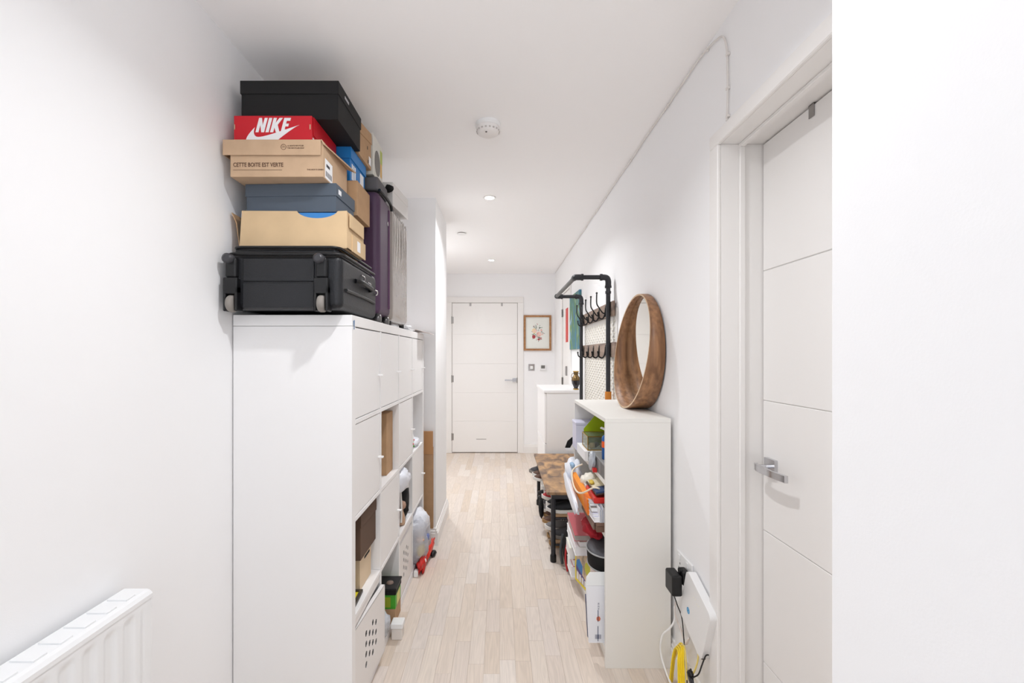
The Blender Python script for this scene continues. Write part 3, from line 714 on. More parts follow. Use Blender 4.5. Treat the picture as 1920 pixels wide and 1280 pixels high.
for (yy, zz_) in ((1.72, sz1-.07), (1.80, sz1-.085), (1.90, sz1-.10)):
    h = MB(); h.tube(smooth_path([(sx1+.002, yy, zz_), (sx1+.010, yy+.01, zz_-.006), (sx1+.006, yy+.02, zz_-.018), (sx1+.002, yy+.008, zz_-.02)]), .0035, 8)
    h.build('zip_pull', chrome, t)
MB().tube(smooth_path([(sx1+.003, sy0+.05, sz0+.07), (sx1+.003, sy0+.25, sz0+.07), (sx1+.003, sy1-.05, sz0+.065)]), .006, 8).build('side_piping', blk_pl, t)
MB().tube(smooth_path([(sx1+.002, 1.65, sz0+.12), (sx1+.018, 1.68, sz0+.118), (sx1+.018, 1.80, sz0+.112), (sx1+.002, 1.83, sz0+.11)]), .009, 8).build('carry_handle', blk_pl, t)
# open beige shoebox with crescent cut-out
BZ = sz1-.007
bz1 = BZ+.130
t = thing('open_beige_shoebox', 'torn pale kraft shoebox with a half moon cut-out on the black suitcase', 'box', (-.715, 1.64, BZ))
x0, x1, y0, y1 = -.905, -.532, 1.545, 1.735
cut = [(-.635+.073*cos(a), bz1+.006-.032*sin(a)) for a in [pi*k/14 for k in range(15)]]
cut = [p for p in cut if p[1] <= bz1]
out = [(x0, BZ), (x1, BZ), (x1, bz1)]+cut+[(x0+.008, bz1)]
MB().plate(out, [], XZ(y0), .003).build('front_panel', kraft_l, t)
bx('base', x0, x1, y0+.003, y1, BZ, BZ+.003, kraft_l, t); bx('back_panel', x0, x1, y1-.003, y1, BZ, bz1, kraft_l, t)
bx('side_panel', x1-.003, x1, y0+.003, y1, BZ, bz1-.002, kraft_l, t)
MB().rings([[(x0-.012, y0+.02, BZ+.002), (x0-.009, y0+.02, BZ+.002), (x0-.009, y1-.01, BZ+.002), (x0-.012, y1-.01, BZ+.002)], [(x0-.018, y0+.01, bz1-.04), (x0-.015, y0+.01, bz1-.04), (x0-.015, y1-.02, bz1-.04), (x0-.018, y1-.02, bz1-.04)], [(x0-.033, y0+.008, bz1-.004), (x0-.030, y0+.008, bz1-.004), (x0-.030, y1-.03, bz1-.01), (x0-.033, y1-.03, bz1-.01)]], sm=False).build('torn_flap', kraft_d, t)
MB().box(x1, x1+.003, y0+.012, y1-.02, bz1-.055, bz1-.006, M=Matrix.Translation((0.004, 0, 0))).build('side_flap', kraft_l, t)
MB().box(x1, x1+.004, y0+.05, y1+.01, BZ-.0, BZ+.06).build('side_flap', kraft_l, t)
bx('size_label', x1+.004, x1+.0045, y0+.10, y0+.135, BZ+.012, BZ+.05, white_p, t)
bx('blue_tissue', x0+.004, x1-.004, y0+.004, y1-.004, BZ+.003, bz1-.006, mat('blue_tissue', (56, 128, 196), .5), t)
# slate blue shoebox
sz_ = bz1+.0006
t = carton('slate_shoebox', 'slate blue lidded shoebox between the torn box and the printed kraft box', 'box', -.895, -.570, 1.562, 1.742, sz_, sz_+.100, slate, lidh=.044, rot=R(-2))
MB().box(.1624, .1630, -.07, -.045, .068, .085).build('printed_mark', white_p, t, world=False)
# printed kraft box
kz = sz_+.1006
t = thing('printed_kraft_shoebox', 'kraft shoebox with brown French lettering on its front', 'box', (-.765, 1.62, kz))
kx0, kx1, ky0, ky1 = -.912, -.598, 1.50, 1.738
kh = .122
MB().box(kx0, kx1, ky0+.004, ky1, kz, kz+kh-.002).build('box_body', kraft, t, bevel=.0015)
lid = MB(); lid.box(kx0-.022, kx1-.006+.0, ky0, ky1+.006, kz+kh-.001, kz+kh+.001).box(kx0-.022, kx1-.006, ky0-.002, ky0, kz+kh-.051, kz+kh+.001).box(kx0-.022, kx0-.020, ky0, ky1+.006, kz+kh-.05, kz+kh+.001)
lid.build('lid', kraft, t, bevel=.0006)
fl_ = MB(); fl_.rings([[(kx1-.006, y_, kz+kh+.001), (kx1+.004+o_, y_, kz+kh-.016), (kx1+.006+o_, y_, kz+kh-.012), (kx1-.004, y_, kz+kh+.003)] for y_, o_ in ((ky0, .0), (ky0+.14, .018), (ky1, .03))], sm=False)
fl_.build('lid_flap', kraft, t)
bx('size_label', kx1, kx1+.0006, ky0+.02, ky0+.085, kz+.004, kz+.07, white_p, t)
lb = MB()
for k in range(7): lb.box(kx1+.0006, kx1+.0009, ky0+.025+k*.008, ky0+.029+k*.008, kz+.012, kz+.03)
lb.box(kx1+.0006, kx1+.0009, ky0+.03, ky0+.06, kz+.045, kz+.055); lb.build('barcode', mat('ink_dark', (60, 60, 66), .7), t)
text_part('lettering', 'CETTE BOITE EST VERTE', .0195, ink, t, (kx0+.01, ky0+.0035, kz+.034), sx=.80, bold=.0003)
ln = MB(); ln.box(kx0+.010, kx0+.175, ky0+.0032, ky0+.0038, kz+.0225, kz+.0235); ln.build('fine_print', ink, t)
text_part('fine_print', 'THIS BOX IS GREEN', .0065, ink, t, (kx1-.055, ky0+.0035, kz+.022))
text_part('fine_print', 'LA BOITE RECYCLEE', .006, ink, t, (kx1-.118, ky0-.0025, kz+kh-.022)); text_part('fine_print', 'THE RECYCLED BOX', .006, ink, t, (kx1-.118, ky0-.0025, kz+kh-.030))
r_ = MB(); r_.plate(circ(kx1-.131, kz+kh-.024, .0095), [circ(kx1-.131, kz+kh-.024, .0082)], XZ(ky0-.0026), .0006); r_.box(kx1-.137, kx1-.125, ky0-.0026, ky0-.002, kz+kh-.0255, kz+kh-.0245).box(kx1-.135, kx1-.127, ky0-.0026, ky0-.002, kz+kh-.0215, kz+kh-.0205); r_.build('round_emblem', ink, t)
# red shoe box
nz_ = kz+kh+.0035
t = thing('red_shoebox', 'bright red shoebox with white lettering and a tick mark', 'box', (-.78, 1.64, nz_))
nx0, nx1, ny0, ny1, nh = -.912, -.645, 1.525, 1.742, .092
MB().box(nx0, nx1, ny0, ny1, nz_, nz_+nh).build('box_body', red_c, t, bevel=.001)
bx('lid_side', nx1+.001, nx1+.003, ny0+.01, ny1, nz_+.028, nz_+nh, red_c, t, bevel=.0005)
bx('cardboard_notch', nx0+.001, nx0+.004, ny0-.0006, ny0, nz_+.045, nz_+.062, kraft, t); bx('cardboard_notch', nx1-.008, nx1-.004, ny0-.0006, ny0, nz_+.045, nz_+.062, kraft, t)
bx('size_label', nx1+.003, nx1+.0035, 1.62, 1.69, nz_+.004, nz_+.045, white_p, t)
bx('white_print', nx1, nx1+.0006, ny0+.006, ny0+.035, nz_+.002, nz_+.02, white_p, t)
# NIKE letters: heavy slanted strokes
def sh(pts, ox, oz, s_, slant=.26): return [(ox+(x+slant*z)*s_, oz+z*s_) for x, z in pts]
ox, oz, s_ = -.838, nz_+.035, .049
LT = MB(); yy = ny0-.0010
glyph = [
    ([(0, 0), (.21, 0), (.21, .52), (.40, 0), (.60, 0), (.60, 1), (.39, 1), (.39, .48), (.20, 1), (0, 1)]),
    ([(.70, 0), (.92, 0), (.92, 1), (.70, 1)]),
    ([(1.02, 0), (1.24, 0), (1.24, .34), (1.42, 0), (1.68, 0), (1.42, .52), (1.66, 1), (1.42, 1), (1.24, .64), (1.24, 1), (1.02, 1)]),
    ([(1.76, 0), (2.22, 0), (2.22, .2), (1.98, .2), (1.98, .41), (2.18, .41), (2.18, .6), (1.98, .6), (1.98, .8), (2.22, .8), (2.22, 1), (1.76, 1)])]
for g in glyph: LT.plate(sh(g, ox, oz, s_), [], XZ(yy), .001)
LT.build('lettering', white_p, t)
def bez(a, b_, c, d, n=12): return [tuple((1-t_)**3*Vector(a)+3*(1-t_)**2*t_*Vector(b_)+3*(1-t_)*t_*t_*Vector(c)+t_**3*Vector(d)) for t_ in [k/n for k in range(n)]]
# tick: tip at the right, belly lower left
zb = nz_+.0005
sw = bez((-.688, nz_+.060), (-.75, nz_+.040), (-.80, nz_+.021), (-.826, nz_+.019))+bez((-.826, nz_+.019), (-.842, nz_+.018), (-.848, nz_+.032), (-.840, nz_+.052))
sw += bez((-.840, nz_+.052), (-.862, nz_+.030), (-.876, nz_+.010), (-.868, zb))+[(-.868, zb), (-.772, zb)]+bez((-.772, zb), (-.745, nz_+.022), (-.72, nz_+.042), (-.690, nz_+.060))[1:]
MB().plate(sw, [], XZ(ny0-.0008), .0008).build('tick_mark', white_p, t)
# big black box on top
bz = nz_+nh+.0008
t = carton('black_boot_box', 'large matt black lidded box at the very top of the stack', 'box', -.905, -.562, 1.548, 1.80, bz, bz+.134, black_m, lidh=.046)
dd = MB()
for k in range(5): dd.box(-.5618, -.5613, 1.610+k*.009, 1.616+k*.009, bz+.106, bz+.116)
dd.build('small_print', mat('silver_ink', (200, 200, 204), .5), t)

# second row behind the first stack
t = carton('flat_brown_box', 'brown box on the black suitcase behind the torn shoebox', 'box', -.90, -.615, 1.752, 1.92, BZ, 1.878, mat('brown_card2', (120, 92, 70), .85))
t = carton('mid_kraft_box', 'plain kraft box standing behind the slate box', 'box', -.90, -.562, 1.752, 1.918, 1.8785, 2.016, kraft_d)
b0 = 2.0168
t = thing('blue_shoebox', 'bright blue shoebox with white stripes behind the printed kraft box', 'box', (-.73, 1.85, b0))
bx('box_body', -.90, -.592, 1.756, 1.945, b0, b0+.128, blue_c, t, bevel=.0015)
bx('lid', -.902, -.587, 1.752, 1.949, b0+.088, b0+.133, blue_c, t, bevel=.0015)
for k in range(3): MB().box(-.592, -.5912, 1.775+k*.018, 1.786+k*.018, b0+.012, b0+.075).build('stripe', white_p, t)
bx('size_label', -.592, -.5912, 1.88, 1.925, b0+.02, b0+.08, white_p, t)
t = thing('top_kraft_shoebox', 'kraft shoebox with a tilted lid behind the black box near the ceiling', 'box', (-.73, 1.87, b0+.1335))
tz = b0+.1335
bx('box_body', -.89, -.576, 1.815, 1.985, tz, tz+.12, kraft_d, t, bevel=.0015)
Mx = Matrix.Translation((-.73, 1.81, tz+.088)) @ Matrix.Rotation(R(9), 4, 'X')
MB().box(-.163, .157, 0, .182, 0, .045, M=Mx).build('lid', kraft_d, t, bevel=.0015)
for yy_, zz_ in ((1.93, .075), (1.94, .02)): MB().box(-.5755, -.5750, yy_-.004, yy_+.004, tz+zz_-.006, tz+zz_+.008).build('hand_notch', black_m, t)
bx('size_label', -.5755, -.5750, 1.95, 1.98, tz+.015, tz+.05, white_p, t)
t = thing('picture_board', 'white board with a grey oval and green corner standing beside the top kraft box', 'board', (-.57, 2.08, 2.14), (0, 0, 0))
MB().box(-.10, .0, -.085, .075, .0, .185).build('board', mat('ivory_board', (214, 212, 204), .6), t, world=False, bevel=.002)
MB().plate([(-.015+.045*cos(a), .075+.058*sin(a)) for a in [2*pi*k/20 for k in range(20)]], [], YZ(.0), .0008).build('grey_oval', mat('oval_grey', (118, 114, 110), .6), t, world=False)
MB().box(0, .0008, .032, .066, .10, .16).build('green_print', mat('print_green', (176, 188, 90), .6), t, world=False)
MB().box(0, .0008, .036, .060, .035, .098).build('orange_print', mat('print_orange', (220, 174, 96), .6), t, world=False)
# purple suitcase upright
t = thing('purple_suitcase', 'dark purple suitcase standing on end behind the black suitcase', 'suitcase', (-.73, 2.06, TZ))
px0, px1, py0, py1 = -.93, -.532, 1.955, 2.17
pz0, pz1 = TZ+.035, 2.055
MB().box(px0, px1, py0, py1, pz0, pz1).build('shell', purple, t, bevel=.03, seg=4)
MB().tube(smooth_path([(px1+.001, py1-.05, pz0+.04), (px1+.001, py1-.05, pz1-.04)]), .006, 8).build('seam_piping', mat('plum_piping', (92, 56, 88), .4), t)
MB().lathe([(.010, px1-.002), (.010, px1+.003)], (0, 2.10, pz0+.44), axis='x', n=14).build('badge', chrome, t)
for yy_ in (py0+.04, py1-.035):
    h = bx('wheel_bracket', px1-.06, px1-.012, yy_-.022, yy_+.022, TZ+.018, pz0+.03, blk_pl, t, bevel=.006)
    MB().lathe([(.008, px1-.03), (.0195, px1-.027), (.0195, px1-.004), (.008, px1-.001)], (0, yy_, TZ+.0195), axis='x', n=20).build('wheel', mat('wheel_grey', (110, 108, 108), .3, metal=.6), h)
MB().tube(smooth_path([(px1-.02, py0+.06, pz1-.003), (px1-.02, py0+.08, pz1+.012), (px1-.02, py1-.07, pz1+.012), (px1-.02, py1-.05, pz1-.003)]), .007, 8).build('top_handle', blk_pl, t)
# grey wrapped suitcase
wrap_m = mat('plastic_wrap', (146, 138, 132), .22, bump=.5, bscale=18, var=.10, vscale=5, coat=.6)
t = thing('wrapped_grey_suitcase', 'grey suitcase wrapped in shiny plastic film beside the purple one', 'suitcase', (-.73, 2.42, TZ))
gx1 = -.532
mbw = MB(); mbw.box(-.93, gx1, 2.18, 2.57, TZ+.02, 2.068); mbw.build('wrapped_shell', wrap_m, t, bevel=.035, seg=4)
wf_ = MB()
rn = random.Random(3)
for k in range(7):
    yy_ = 2.23+k*.045; wf_.tube(smooth_path([(gx1+.0, yy_+rn.uniform(-.01, .01), TZ+.58), (gx1+.0015, yy_+rn.uniform(-.02, .02), TZ+.46), (gx1, yy_+rn.uniform(-.02, .02), TZ+.3)]), .0022, 5)
wf_.build('film_fold', mat('film_shine', (196, 190, 186), .15, coat=1), t)
for yy_ in (2.23, 2.52): MB().lathe([(.008, gx1-.04), (.019, gx1-.037), (.019, gx1-.017), (.008, gx1-.014)], (0, yy_, TZ+.0195), axis='x', n=18).build('wheel', blk_pl, t)
t = thing('strap_and_cloth', 'grey folded cloth with a black strap lying on the purple suitcase', 'cloth', (-.6, 2.08, 2.075))
bx('grey_cloth', -.76, -.548, 2.0, 2.17, 2.070, 2.134, mat('grey_cloth', (104, 102, 104), .9, bump=.3), t, bevel=.012, seg=3)
MB().tube(smooth_path([(-.540, 1.99, 2.066), (-.532, 2.06, 2.062), (-.530, 2.15, 2.055), (-.529, 2.172, 2.03)]), .007, 8).build('strap', blk_pl, t)
MB().blob((-.545, 2.185, 2.145), (.02, .016, .02), .25, 3, seed=41, sub=2).build('loose_end', blk_fab, t)
t = thing('white_flat_box', 'white flat box resting tilted on top of the wrapped suitcase', 'box', (-.68, 2.22, 2.074), (R(6), 0, 0))
wmm = mat('grey_white_card', (222, 220, 218), .7)
MB().box(-.20, .145, 0, .36, .0, .11).build('box_body', wmm, t, world=False, bevel=.002)
MB().box(-.202, .147, -.002, .362, .07, .113).build('lid', wmm, t, world=False, bevel=.002)
# papers on top of the unit
t = thing('paper_sheets', 'loose white papers on top of the shelving by the wrapped suitcase', 'papers', (-.56, 2.62, TZ))
for i, (a, b_, c, d, e) in enumerate(((-.66, -.53, 2.58, 2.70, .002), (-.64, -.527, 2.60, 2.74, .006), (-.60, -.535, 2.585, 2.64, .012))): bx('sheet', a, b_, c, d, TZ+e, TZ+e+.004, white_p, t)
MB().blob((-.545, 2.63, TZ+.022), (.018, .022, .010), .3, 3, seed=44, sub=2).build('crumpled_sheet', white_p, t)
t = thing('folded_map', 'folded paper sticking out past the far end of the shelving top', 'paper', (-.52, 2.9, TZ))
MB().rings([[(-.64, 2.80+.0, TZ+.001), (-.64, 2.80, TZ+.004), (-.64, 3.06, TZ+.006), (-.64, 3.06, TZ+.002)], [(-.53, 2.80, TZ+.016), (-.53, 2.80, TZ+.019), (-.53, 3.06, TZ+.016), (-.53, 3.06, TZ+.012)], [(-.455, 2.86, TZ-.004), (-.455, 2.86, TZ-.001), (-.455, 3.06, TZ-.002), (-.455, 3.06, TZ-.006)]], sm=False).build('sheet', mat('pinkish_paper', (232, 224, 222), .7), t)
bx('pen', -.60, -.56, 2.76, 2.775, TZ+.001, TZ+.008, blk_pl, t)

# ================================================================ LOW WHITE BOOKCASE (right)
BX0, BX1, BY0, BY1, BT = .446, .724, 1.889, 2.69, 1.06
t = thing('low_bookcase', 'low white open bookcase along the right wall under the round mirror', 'bookcase', (.585, 2.29, 0)); B = t
bx('side_panel', BX0, BX1, BY0, BY0+.018, 0, BT-.018, lam_w2, t, bevel=.001)
bx('side_panel', BX0, BX1, BY1-.018, BY1, 0, BT-.018, lam_w2, t, bevel=.001)
bx('top_panel', BX0, BX1, BY0, BY1, BT-.0178, BT, lam_w2, t, bevel=.001)
bx('bottom_shelf', BX0, BX1, BY0+.0182, BY1-.0182, .062, .080, lam_w2, t, bevel=.001)
bx('plinth', BX0+.012, BX0+.028, BY0+.0182, BY1-.0182, 0, .0618, lam_w2, t)
S1, S2 = .785, .56
for z in (S1, S2): bx('shelf', BX0+.004, BX1-.004, BY0+.0185, BY1-.0185, z-.018, z, lam_w2, t, bevel=.001)
bx('back_panel', BX1-.003, BX1, BY0+.0182, BY1-.0182, .08, BT-.018, lam_w2, t)
e = .0006
# top compartment
z = S1+e
t = thing('lilac_storage_box', 'pale lilac translucent box at the far end of the top shelf', 'box', (.52, 2.6, z))
bx('box_body', .432, .62, 2.535, 2.665, z, z+.145, lilac, t, bevel=.004); bx('lid', .429, .623, 2.532, 2.668, z+.145, z+.160, lilac, t, bevel=.004)
t = thing('white_carton', 'white carton with a grey end below the glass box', 'box', (.5, 2.3, z))
bx('carton_body', .432, .60, 2.28, 2.51, z, z+.05, white_p, t, bevel=.001); bx('grey_end', .450, .545, 2.2785, 2.28, z+.003, z+.047, grey_pl, t)
t = thing('glass_display_box', 'glass display box with gold edges on the top shelf', 'box', (.52, 2.3, z+.0505))
g0 = (.452, .600, 2.30, 2.445, z+.0525, z+.122)
gl = MB(); a, b_, c, d, e1, f1 = g0
gm = mat('tinted_glass', (222, 228, 220), .05, trans=.9, ior=1.15)
for bb in ((a, b_, c, c+.002, e1, f1), (a, b_, d-.002, d, e1, f1), (a, a+.002, c, d, e1, f1), (b_-.002, b_, c, d, e1, f1), (a, b_, c, d, f1-.002, f1)): gl.box(*bb)
gl.build('glass_panes', gm, t)
ge_ = MB()
for X in (a, b_):
    for Y in (c, d): ge_.box(X-.002, X+.002, Y-.002, Y+.002, e1, f1)
for Z in (e1, f1):
    for X in (a, b_): ge_.box(X-.002, X+.002, c, d, Z-.002, Z+.002)
    for Y in (c, d): ge_.box(a, b_, Y-.002, Y+.002, Z-.002, Z+.002)
ge_.build('gold_edging', gold, t)
for k in range(3): MB().blob((.48+.028*k, 2.33+.03*(k % 2), e1+.018), (.016, .018, .015), .25, seed=50+k, sub=2).build('trinket', [kraft_l, blk_pl, tan_wood][k], t)
t = thing('lime_folder', 'lime green folder propped diagonally at the back of the top shelf', 'folder', (.63, 2.2, z))
MB().plate([(.462, z+.135), (.527, z+.212), (.66, z+.205), (.66, z+.0), (.47, z+.0)], [], XZ(2.466), .003).build('cover', lime, t)
MB().plate([(.475, z+.130), (.535, z+.205), (.66, z+.198), (.66, z+.0), (.48, z+.0)], [], XZ(2.470), .006).build('pages', white_p, t)
t = thing('blue_glue_bottle', 'blue bottle with an orange label and a white nozzle on the top shelf', 'bottle', (.47, 2.0, z))
bxm, bym = .485, 2.035
MB().lathe([(.018, z), (.021, z+.004), (.021, z+.135), (.014, z+.15)], (bxm, bym, 0), n=18).build('body', mat('bottle_blue', (34, 92, 160), .35), t)
MB().lathe([(.0213, z+.075), (.0213, z+.115)], (bxm, bym, 0), n=18, cap=False).build('label', mat('label_orange', (236, 96, 36), .5), t)
MB().tube(smooth_path([(bxm, bym, z+.15), (bxm, bym, z+.18), (bxm-.02, bym+.02, z+.195)]), .007, 8).build('nozzle', plast_w, t)
t = thing('grey_speaker', 'flat grey mesh speaker lying at the near end of the top shelf', 'speaker', (.5, 1.98, z))
bx('casing', .452, .60, 1.915, 2.20, z, z+.068, grey_pl, t, bevel=.004); bx('grille', .4512, .452, 1.93, 2.01, z+.006, z+.06, mat('grille', (118, 117, 116), .7, bump=.8, bscale=300), t)
bpy.data.objects['blue_glue_bottle'].location = (.47, 2.0, z+.0685); 
for o_ in ('blue_glue_bottle',): bpy.data.objects[o_].scale = (1, 1, .72)
single('clear_wrap_roll', MB().blob((.434, 2.10, z+.045), (.016, .025, .045), .25, 3, seed=52, flat=z), silver_poly, 'crumpled silver wrap standing at the front of the top shelf', 'wrap')
single('small_red_pack', MB().box(.429, .448, 2.06, 2.085, z, z+.018), red_p, 'tiny red pack at the front edge of the top shelf', 'pack', bevel=.002)
# middle compartment: overflowing heap
z = S2+e
t = thing('brown_lidded_box', 'brown cardboard box at the near end of the middle shelf', 'box', (.5, 2.05, z))
bx('box_body', .418, .60, 1.930, 2.18, z, z+.038, mat('mocha_card', (112, 86, 72), .8), t, bevel=.001); bx('lid', .416, .602, 1.927, 2.183, z+.028, z+.042, mat('mocha_card2', (122, 96, 82), .8), t, bevel=.001)
def book(name, label, x0, x1, y0, y1, z0, h_, cover, rot=0, pages=white_p, cat='book', group=None):
    t = thing(name, label, cat, ((x0+x1)/2, (y0+y1)/2, z0), (0, 0, rot), group)
    a, b_ = (x1-x0)/2, (y1-y0)/2; c = min(.002, h_*.2)
    MB().box(-a, a, -b_, b_, 0, c).build('back_cover', cover, t, world=False)
    MB().box(-a, a, -b_, b_, h_-c, h_).build('front_cover', cover, t, world=False)
    MB().box(-a+.002, a-.002, -b_+.002, b_-.002, c, h_-c).build('pages', pages, t, world=False)
    MB().box(a-.002, a, -b_, b_, c, h_-c).build('spine', cover, t, world=False)
    return t
zb = z+.0425
for i, (hh, c, pg, lab) in enumerate(((.020, white_p, white_p, 'white magazine at the bottom of the pile under the red pack'), (.014, lilac, white_p, 'pale lilac magazine second in the pile under the red pack'), (.022, mat('taupe_cover', (128, 118, 112), .6), white_p, 'taupe covered notebook in the pile directly under the grey book'), (.014, mat('cool_grey', (182, 182, 186), .6), white_p, 'light grey book directly under the red glossy pack'))):
    book('magazine' if i < 2 else 'notebook', lab, .402, .57, 1.935+.01*i, 2.17, zb, hh, c, rot=R(3-2*i)); zb += hh+e
t = thing('red_glossy_pack', 'glossy red pack lying on the grey book pile', 'pack', (.47, 2.05, zb))
bx('pack_body', .412, .50, 1.955, 2.15, zb, zb+.028, red_p, t, bevel=.006, seg=3); bx('pale_print', .43, .47, 1.99, 2.10, zb+.028, zb+.0284, mat('pink_print', (240, 140, 130), .5), t)
t = thing('blue_brown_catalogue', 'brown and blue catalogue slanting above the red pack', 'catalogue', (.51, 2.09, zb+.047), (R(-3), R(-10), 0))
MB().box(-.09, .10, -.14, .14, 0, .008).build('cover', brown_d, t, world=False); MB().box(-.09, .10, -.145, -.06, .0081, .015).build('blue_cover', navy, t, world=False); MB().box(-.085, .03, -.05, .13, .0081, .014).build('cream_page', mat('cream', (232, 222, 190), .7), t, world=False)
single('yellow_ribbon', MB().blob((.43, 2.10, zb+.055), (.012, .03, .008), .3, 4, seed=61, sub=2), mat('mustard', (214, 184, 70), .6), 'mustard yellow ribbon lying over the catalogue', 'ribbon')
single('white_food_pack', MB().blob((.45, 2.22, zb+.03), (.05, .05, .035), .2, 4, seed=62), mat('cream_pack', (240, 234, 220), .4, var=.12, vscale=40), 'cream coloured crumpled pack between the catalogue and the orange carton', 'pack')
single('orange_print_pack', MB().blob((.44, 2.30, z+.13), (.02, .03, .02), .2, 4, seed=63, sub=2), orange, 'tiny orange wrapper above the cream pack', 'wrapper')
# papers hanging over the front
t = thing('orange_carton', 'long orange carton sticking out along the front of the middle shelf', 'carton', (.402, 2.19, z+.058), (R(7), R(-5), R(3)))
MB().box(-.013, .013, -.16, .165, .0, .075).build('carton_body', orange, t, world=False, bevel=.001); MB().box(-.0135, .0135, -.1605, -.10, .0, .0755).build('dark_orange_end', mat('deep_orange', (236, 124, 24), .5), t, world=False)
t = thing('white_document_stack', 'sheaf of white documents standing between the orange carton and grey books', 'documents', (.431, 2.08, z+.046), (R(8), R(-4), R(3)))
for k in range(6): MB().box(-.008+k*.004, -.0055+k*.004, -.15, .15, .003*k, .085-.006*((k*3) % 4)).build('sheet', [white_p, mat('bluish_paper', (214, 220, 234), .6)][k % 2], t, world=False)
bx('brown_underlay', .409, .4155, 1.96, 2.24, z+.0, z+.044, mat('mocha_card3', (130, 108, 96), .8), bpy.data.objects['brown_lidded_box'])
t = thing('white_poly_mailer', 'large crumpled white poly bag spilling from the far end of the middle shelf', 'plastic bag', (.40, 2.45, z))
MB().blob((.418, 2.53, z+.085), (.045, .115, .085), .16, 3, seed=64, power=.85, flat=z+.001).build('bag_film', pearl, t)
MB().blob((0, 0, 0), (.016, .23, .040), .14, 3, seed=65, M=Matrix.Translation((.362, 2.30, z+.065)) @ Matrix.Rotation(R(9), 4, 'X')).build('sagging_corner', pearl, t)
MB().blob((.395, 2.44, z+.165), (.012, .05, .014), .2, 4, seed=67, sub=2).build('blue_print', mat('pale_blue', (150, 182, 212), .5), t)
single('white_envelope_pile', MB().box(.44, .56, 2.27, 2.40, z+.0, z+.10), white_p, 'white envelopes piled behind the orange carton', 'envelopes', bevel=.003)
t = thing('black_card_wallet', 'black card wallet propped on the white bag by the lilac box', 'wallet', (.425, 2.70, S1-.03))
MB().plate([(.395, .765), (.425, .765), (.445, .80), (.44, .83), (.41, .805)], [], XZ(2.71), .01).build('cover', blk_fab, t); bx('edge', .40, .44, 2.708, 2.72, .752, .763, white_p, t)
single('white_charging_cable', MB().tube(smooth_path([(.435, 2.36, z+.19), (.382, 2.34, z+.165), (.368, 2.26, z+.125), (.372, 2.17, z+.105), (.385, 2.08, z+.125), (.42, 2.02, z+.165), (.44, 1.98, z+.175)], 6), .0045, 8), mat('cream_cable', (240, 228, 206), .5), 'cream white cable looping in front of the orange carton', 'cable')
# bottom compartment
z = .080+e
zb = z; labs = ['white magazine at the very bottom of the far lower pile', 'red edged magazine low in the far lower pile', 'pale magazine in the middle of the far lower pile', 'white ring bound pad above the pale magazine', 'thick white catalogue under the grey edged book', 'grey edged hardback directly under the red book']
cols = [white_p, mat('red_edge', (206, 70, 66), .6), mat('pale_cover', (226, 226, 214), .6), white_p, white_p, mat('sage_cover', (190, 188, 176), .6)]
hs_ = [.060, .040, .062, .060, .045, .028]
for i in range(6):
    off = [.0, .01, -.008, .004, -.012, .0][i]
    book(['magazine', 'magazine', 'magazine', 'ring_pad', 'catalogue', 'hardback'][i], labs[i], .398+off, .60+off, 2.50 if i < 4 else 2.27, 2.655 if i < 4 else 2.60, zb, hs_[i], cols[i], rot=R([0, 1, -1, 1, -1, 2][i])); zb += hs_[i]+e
t = book('red_book', 'dusty red book with a grey spine end on top of the far lower pile', .385, .53, 2.27, 2.60, zb, .030, mat('dusty_red', (196, 96, 104), .55), rot=R(-2), pages=mat('grey_pages', (176, 172, 166), .7))
for k in range(1): MB().box(-.01, .01, -.06, .05, .030, .0304).build('title_line', mat('pink_title', (232, 150, 150), .5), t, world=False)
zb = z
for i, (hh, c, lab) in enumerate(((.10, white_p, 'white boxed file at the bottom behind the white paper bag'), (.09, mat('cream_box', (230, 222, 206), .6), 'cream box file behind the white paper bag'), (.065, white_p, 'white photo album under the thin red book'), (.018, red_p, 'thin red book under the round black case'))):
    book('box_file' if i < 2 else 'album', lab, .462, .62, 1.945, 2.19, zb, hh, c); zb += hh+e
# round black case
ca = Vector((.505, 2.065, zb+.004))
t = thing('round_black_case', 'round black case with grey top and silver piping on the near lower pile', 'case', tuple(ca), (R(7), R(-5), 0))
rr = .098
MB().lathe([(rr*.9, 0.01), (rr, .016), (rr, .085), (rr*.96, .092)], n=40).build('body', blk_fab, t, world=False)
MB().lathe([(rr*.96, .092), (rr*.9, .098), (rr*.6, .101), (0.001, .102)], n=40, cap=False).build('lid', mat('charcoal_grey', (92, 92, 96), .7, bump=.3), t, world=False)
pr_ = mat('silver_piping', (168, 170, 170), .4)
for hh in (.090, .016): MB().tube([(rr*1.0*cos(a), rr*1.0*sin(a), hh) for a in [2*pi*k/40 for k in range(41)]], .0035, 8).build('piping', pr_, t, world=False)
MB().box(-.012, .012, -rr-.008, -rr, .04, .06).build('zip_pull', blk_pl, t, world=False)
single('crimson_cloth', MB().blob((.45, 2.17, S2-.070), (.045, .12, .026), .25, 3, seed=71), mat('crimson', (172, 26, 42), .8), 'crumpled crimson cloth wedged above the round black case', 'cloth')
# yellow-bordered magazine
t = thing('yellow_bordered_magazine', 'bright magazine with a yellow border leaning out of the lower shelf', 'magazine', (.418, 2.478, .083), (0, 0, R(16)+pi))
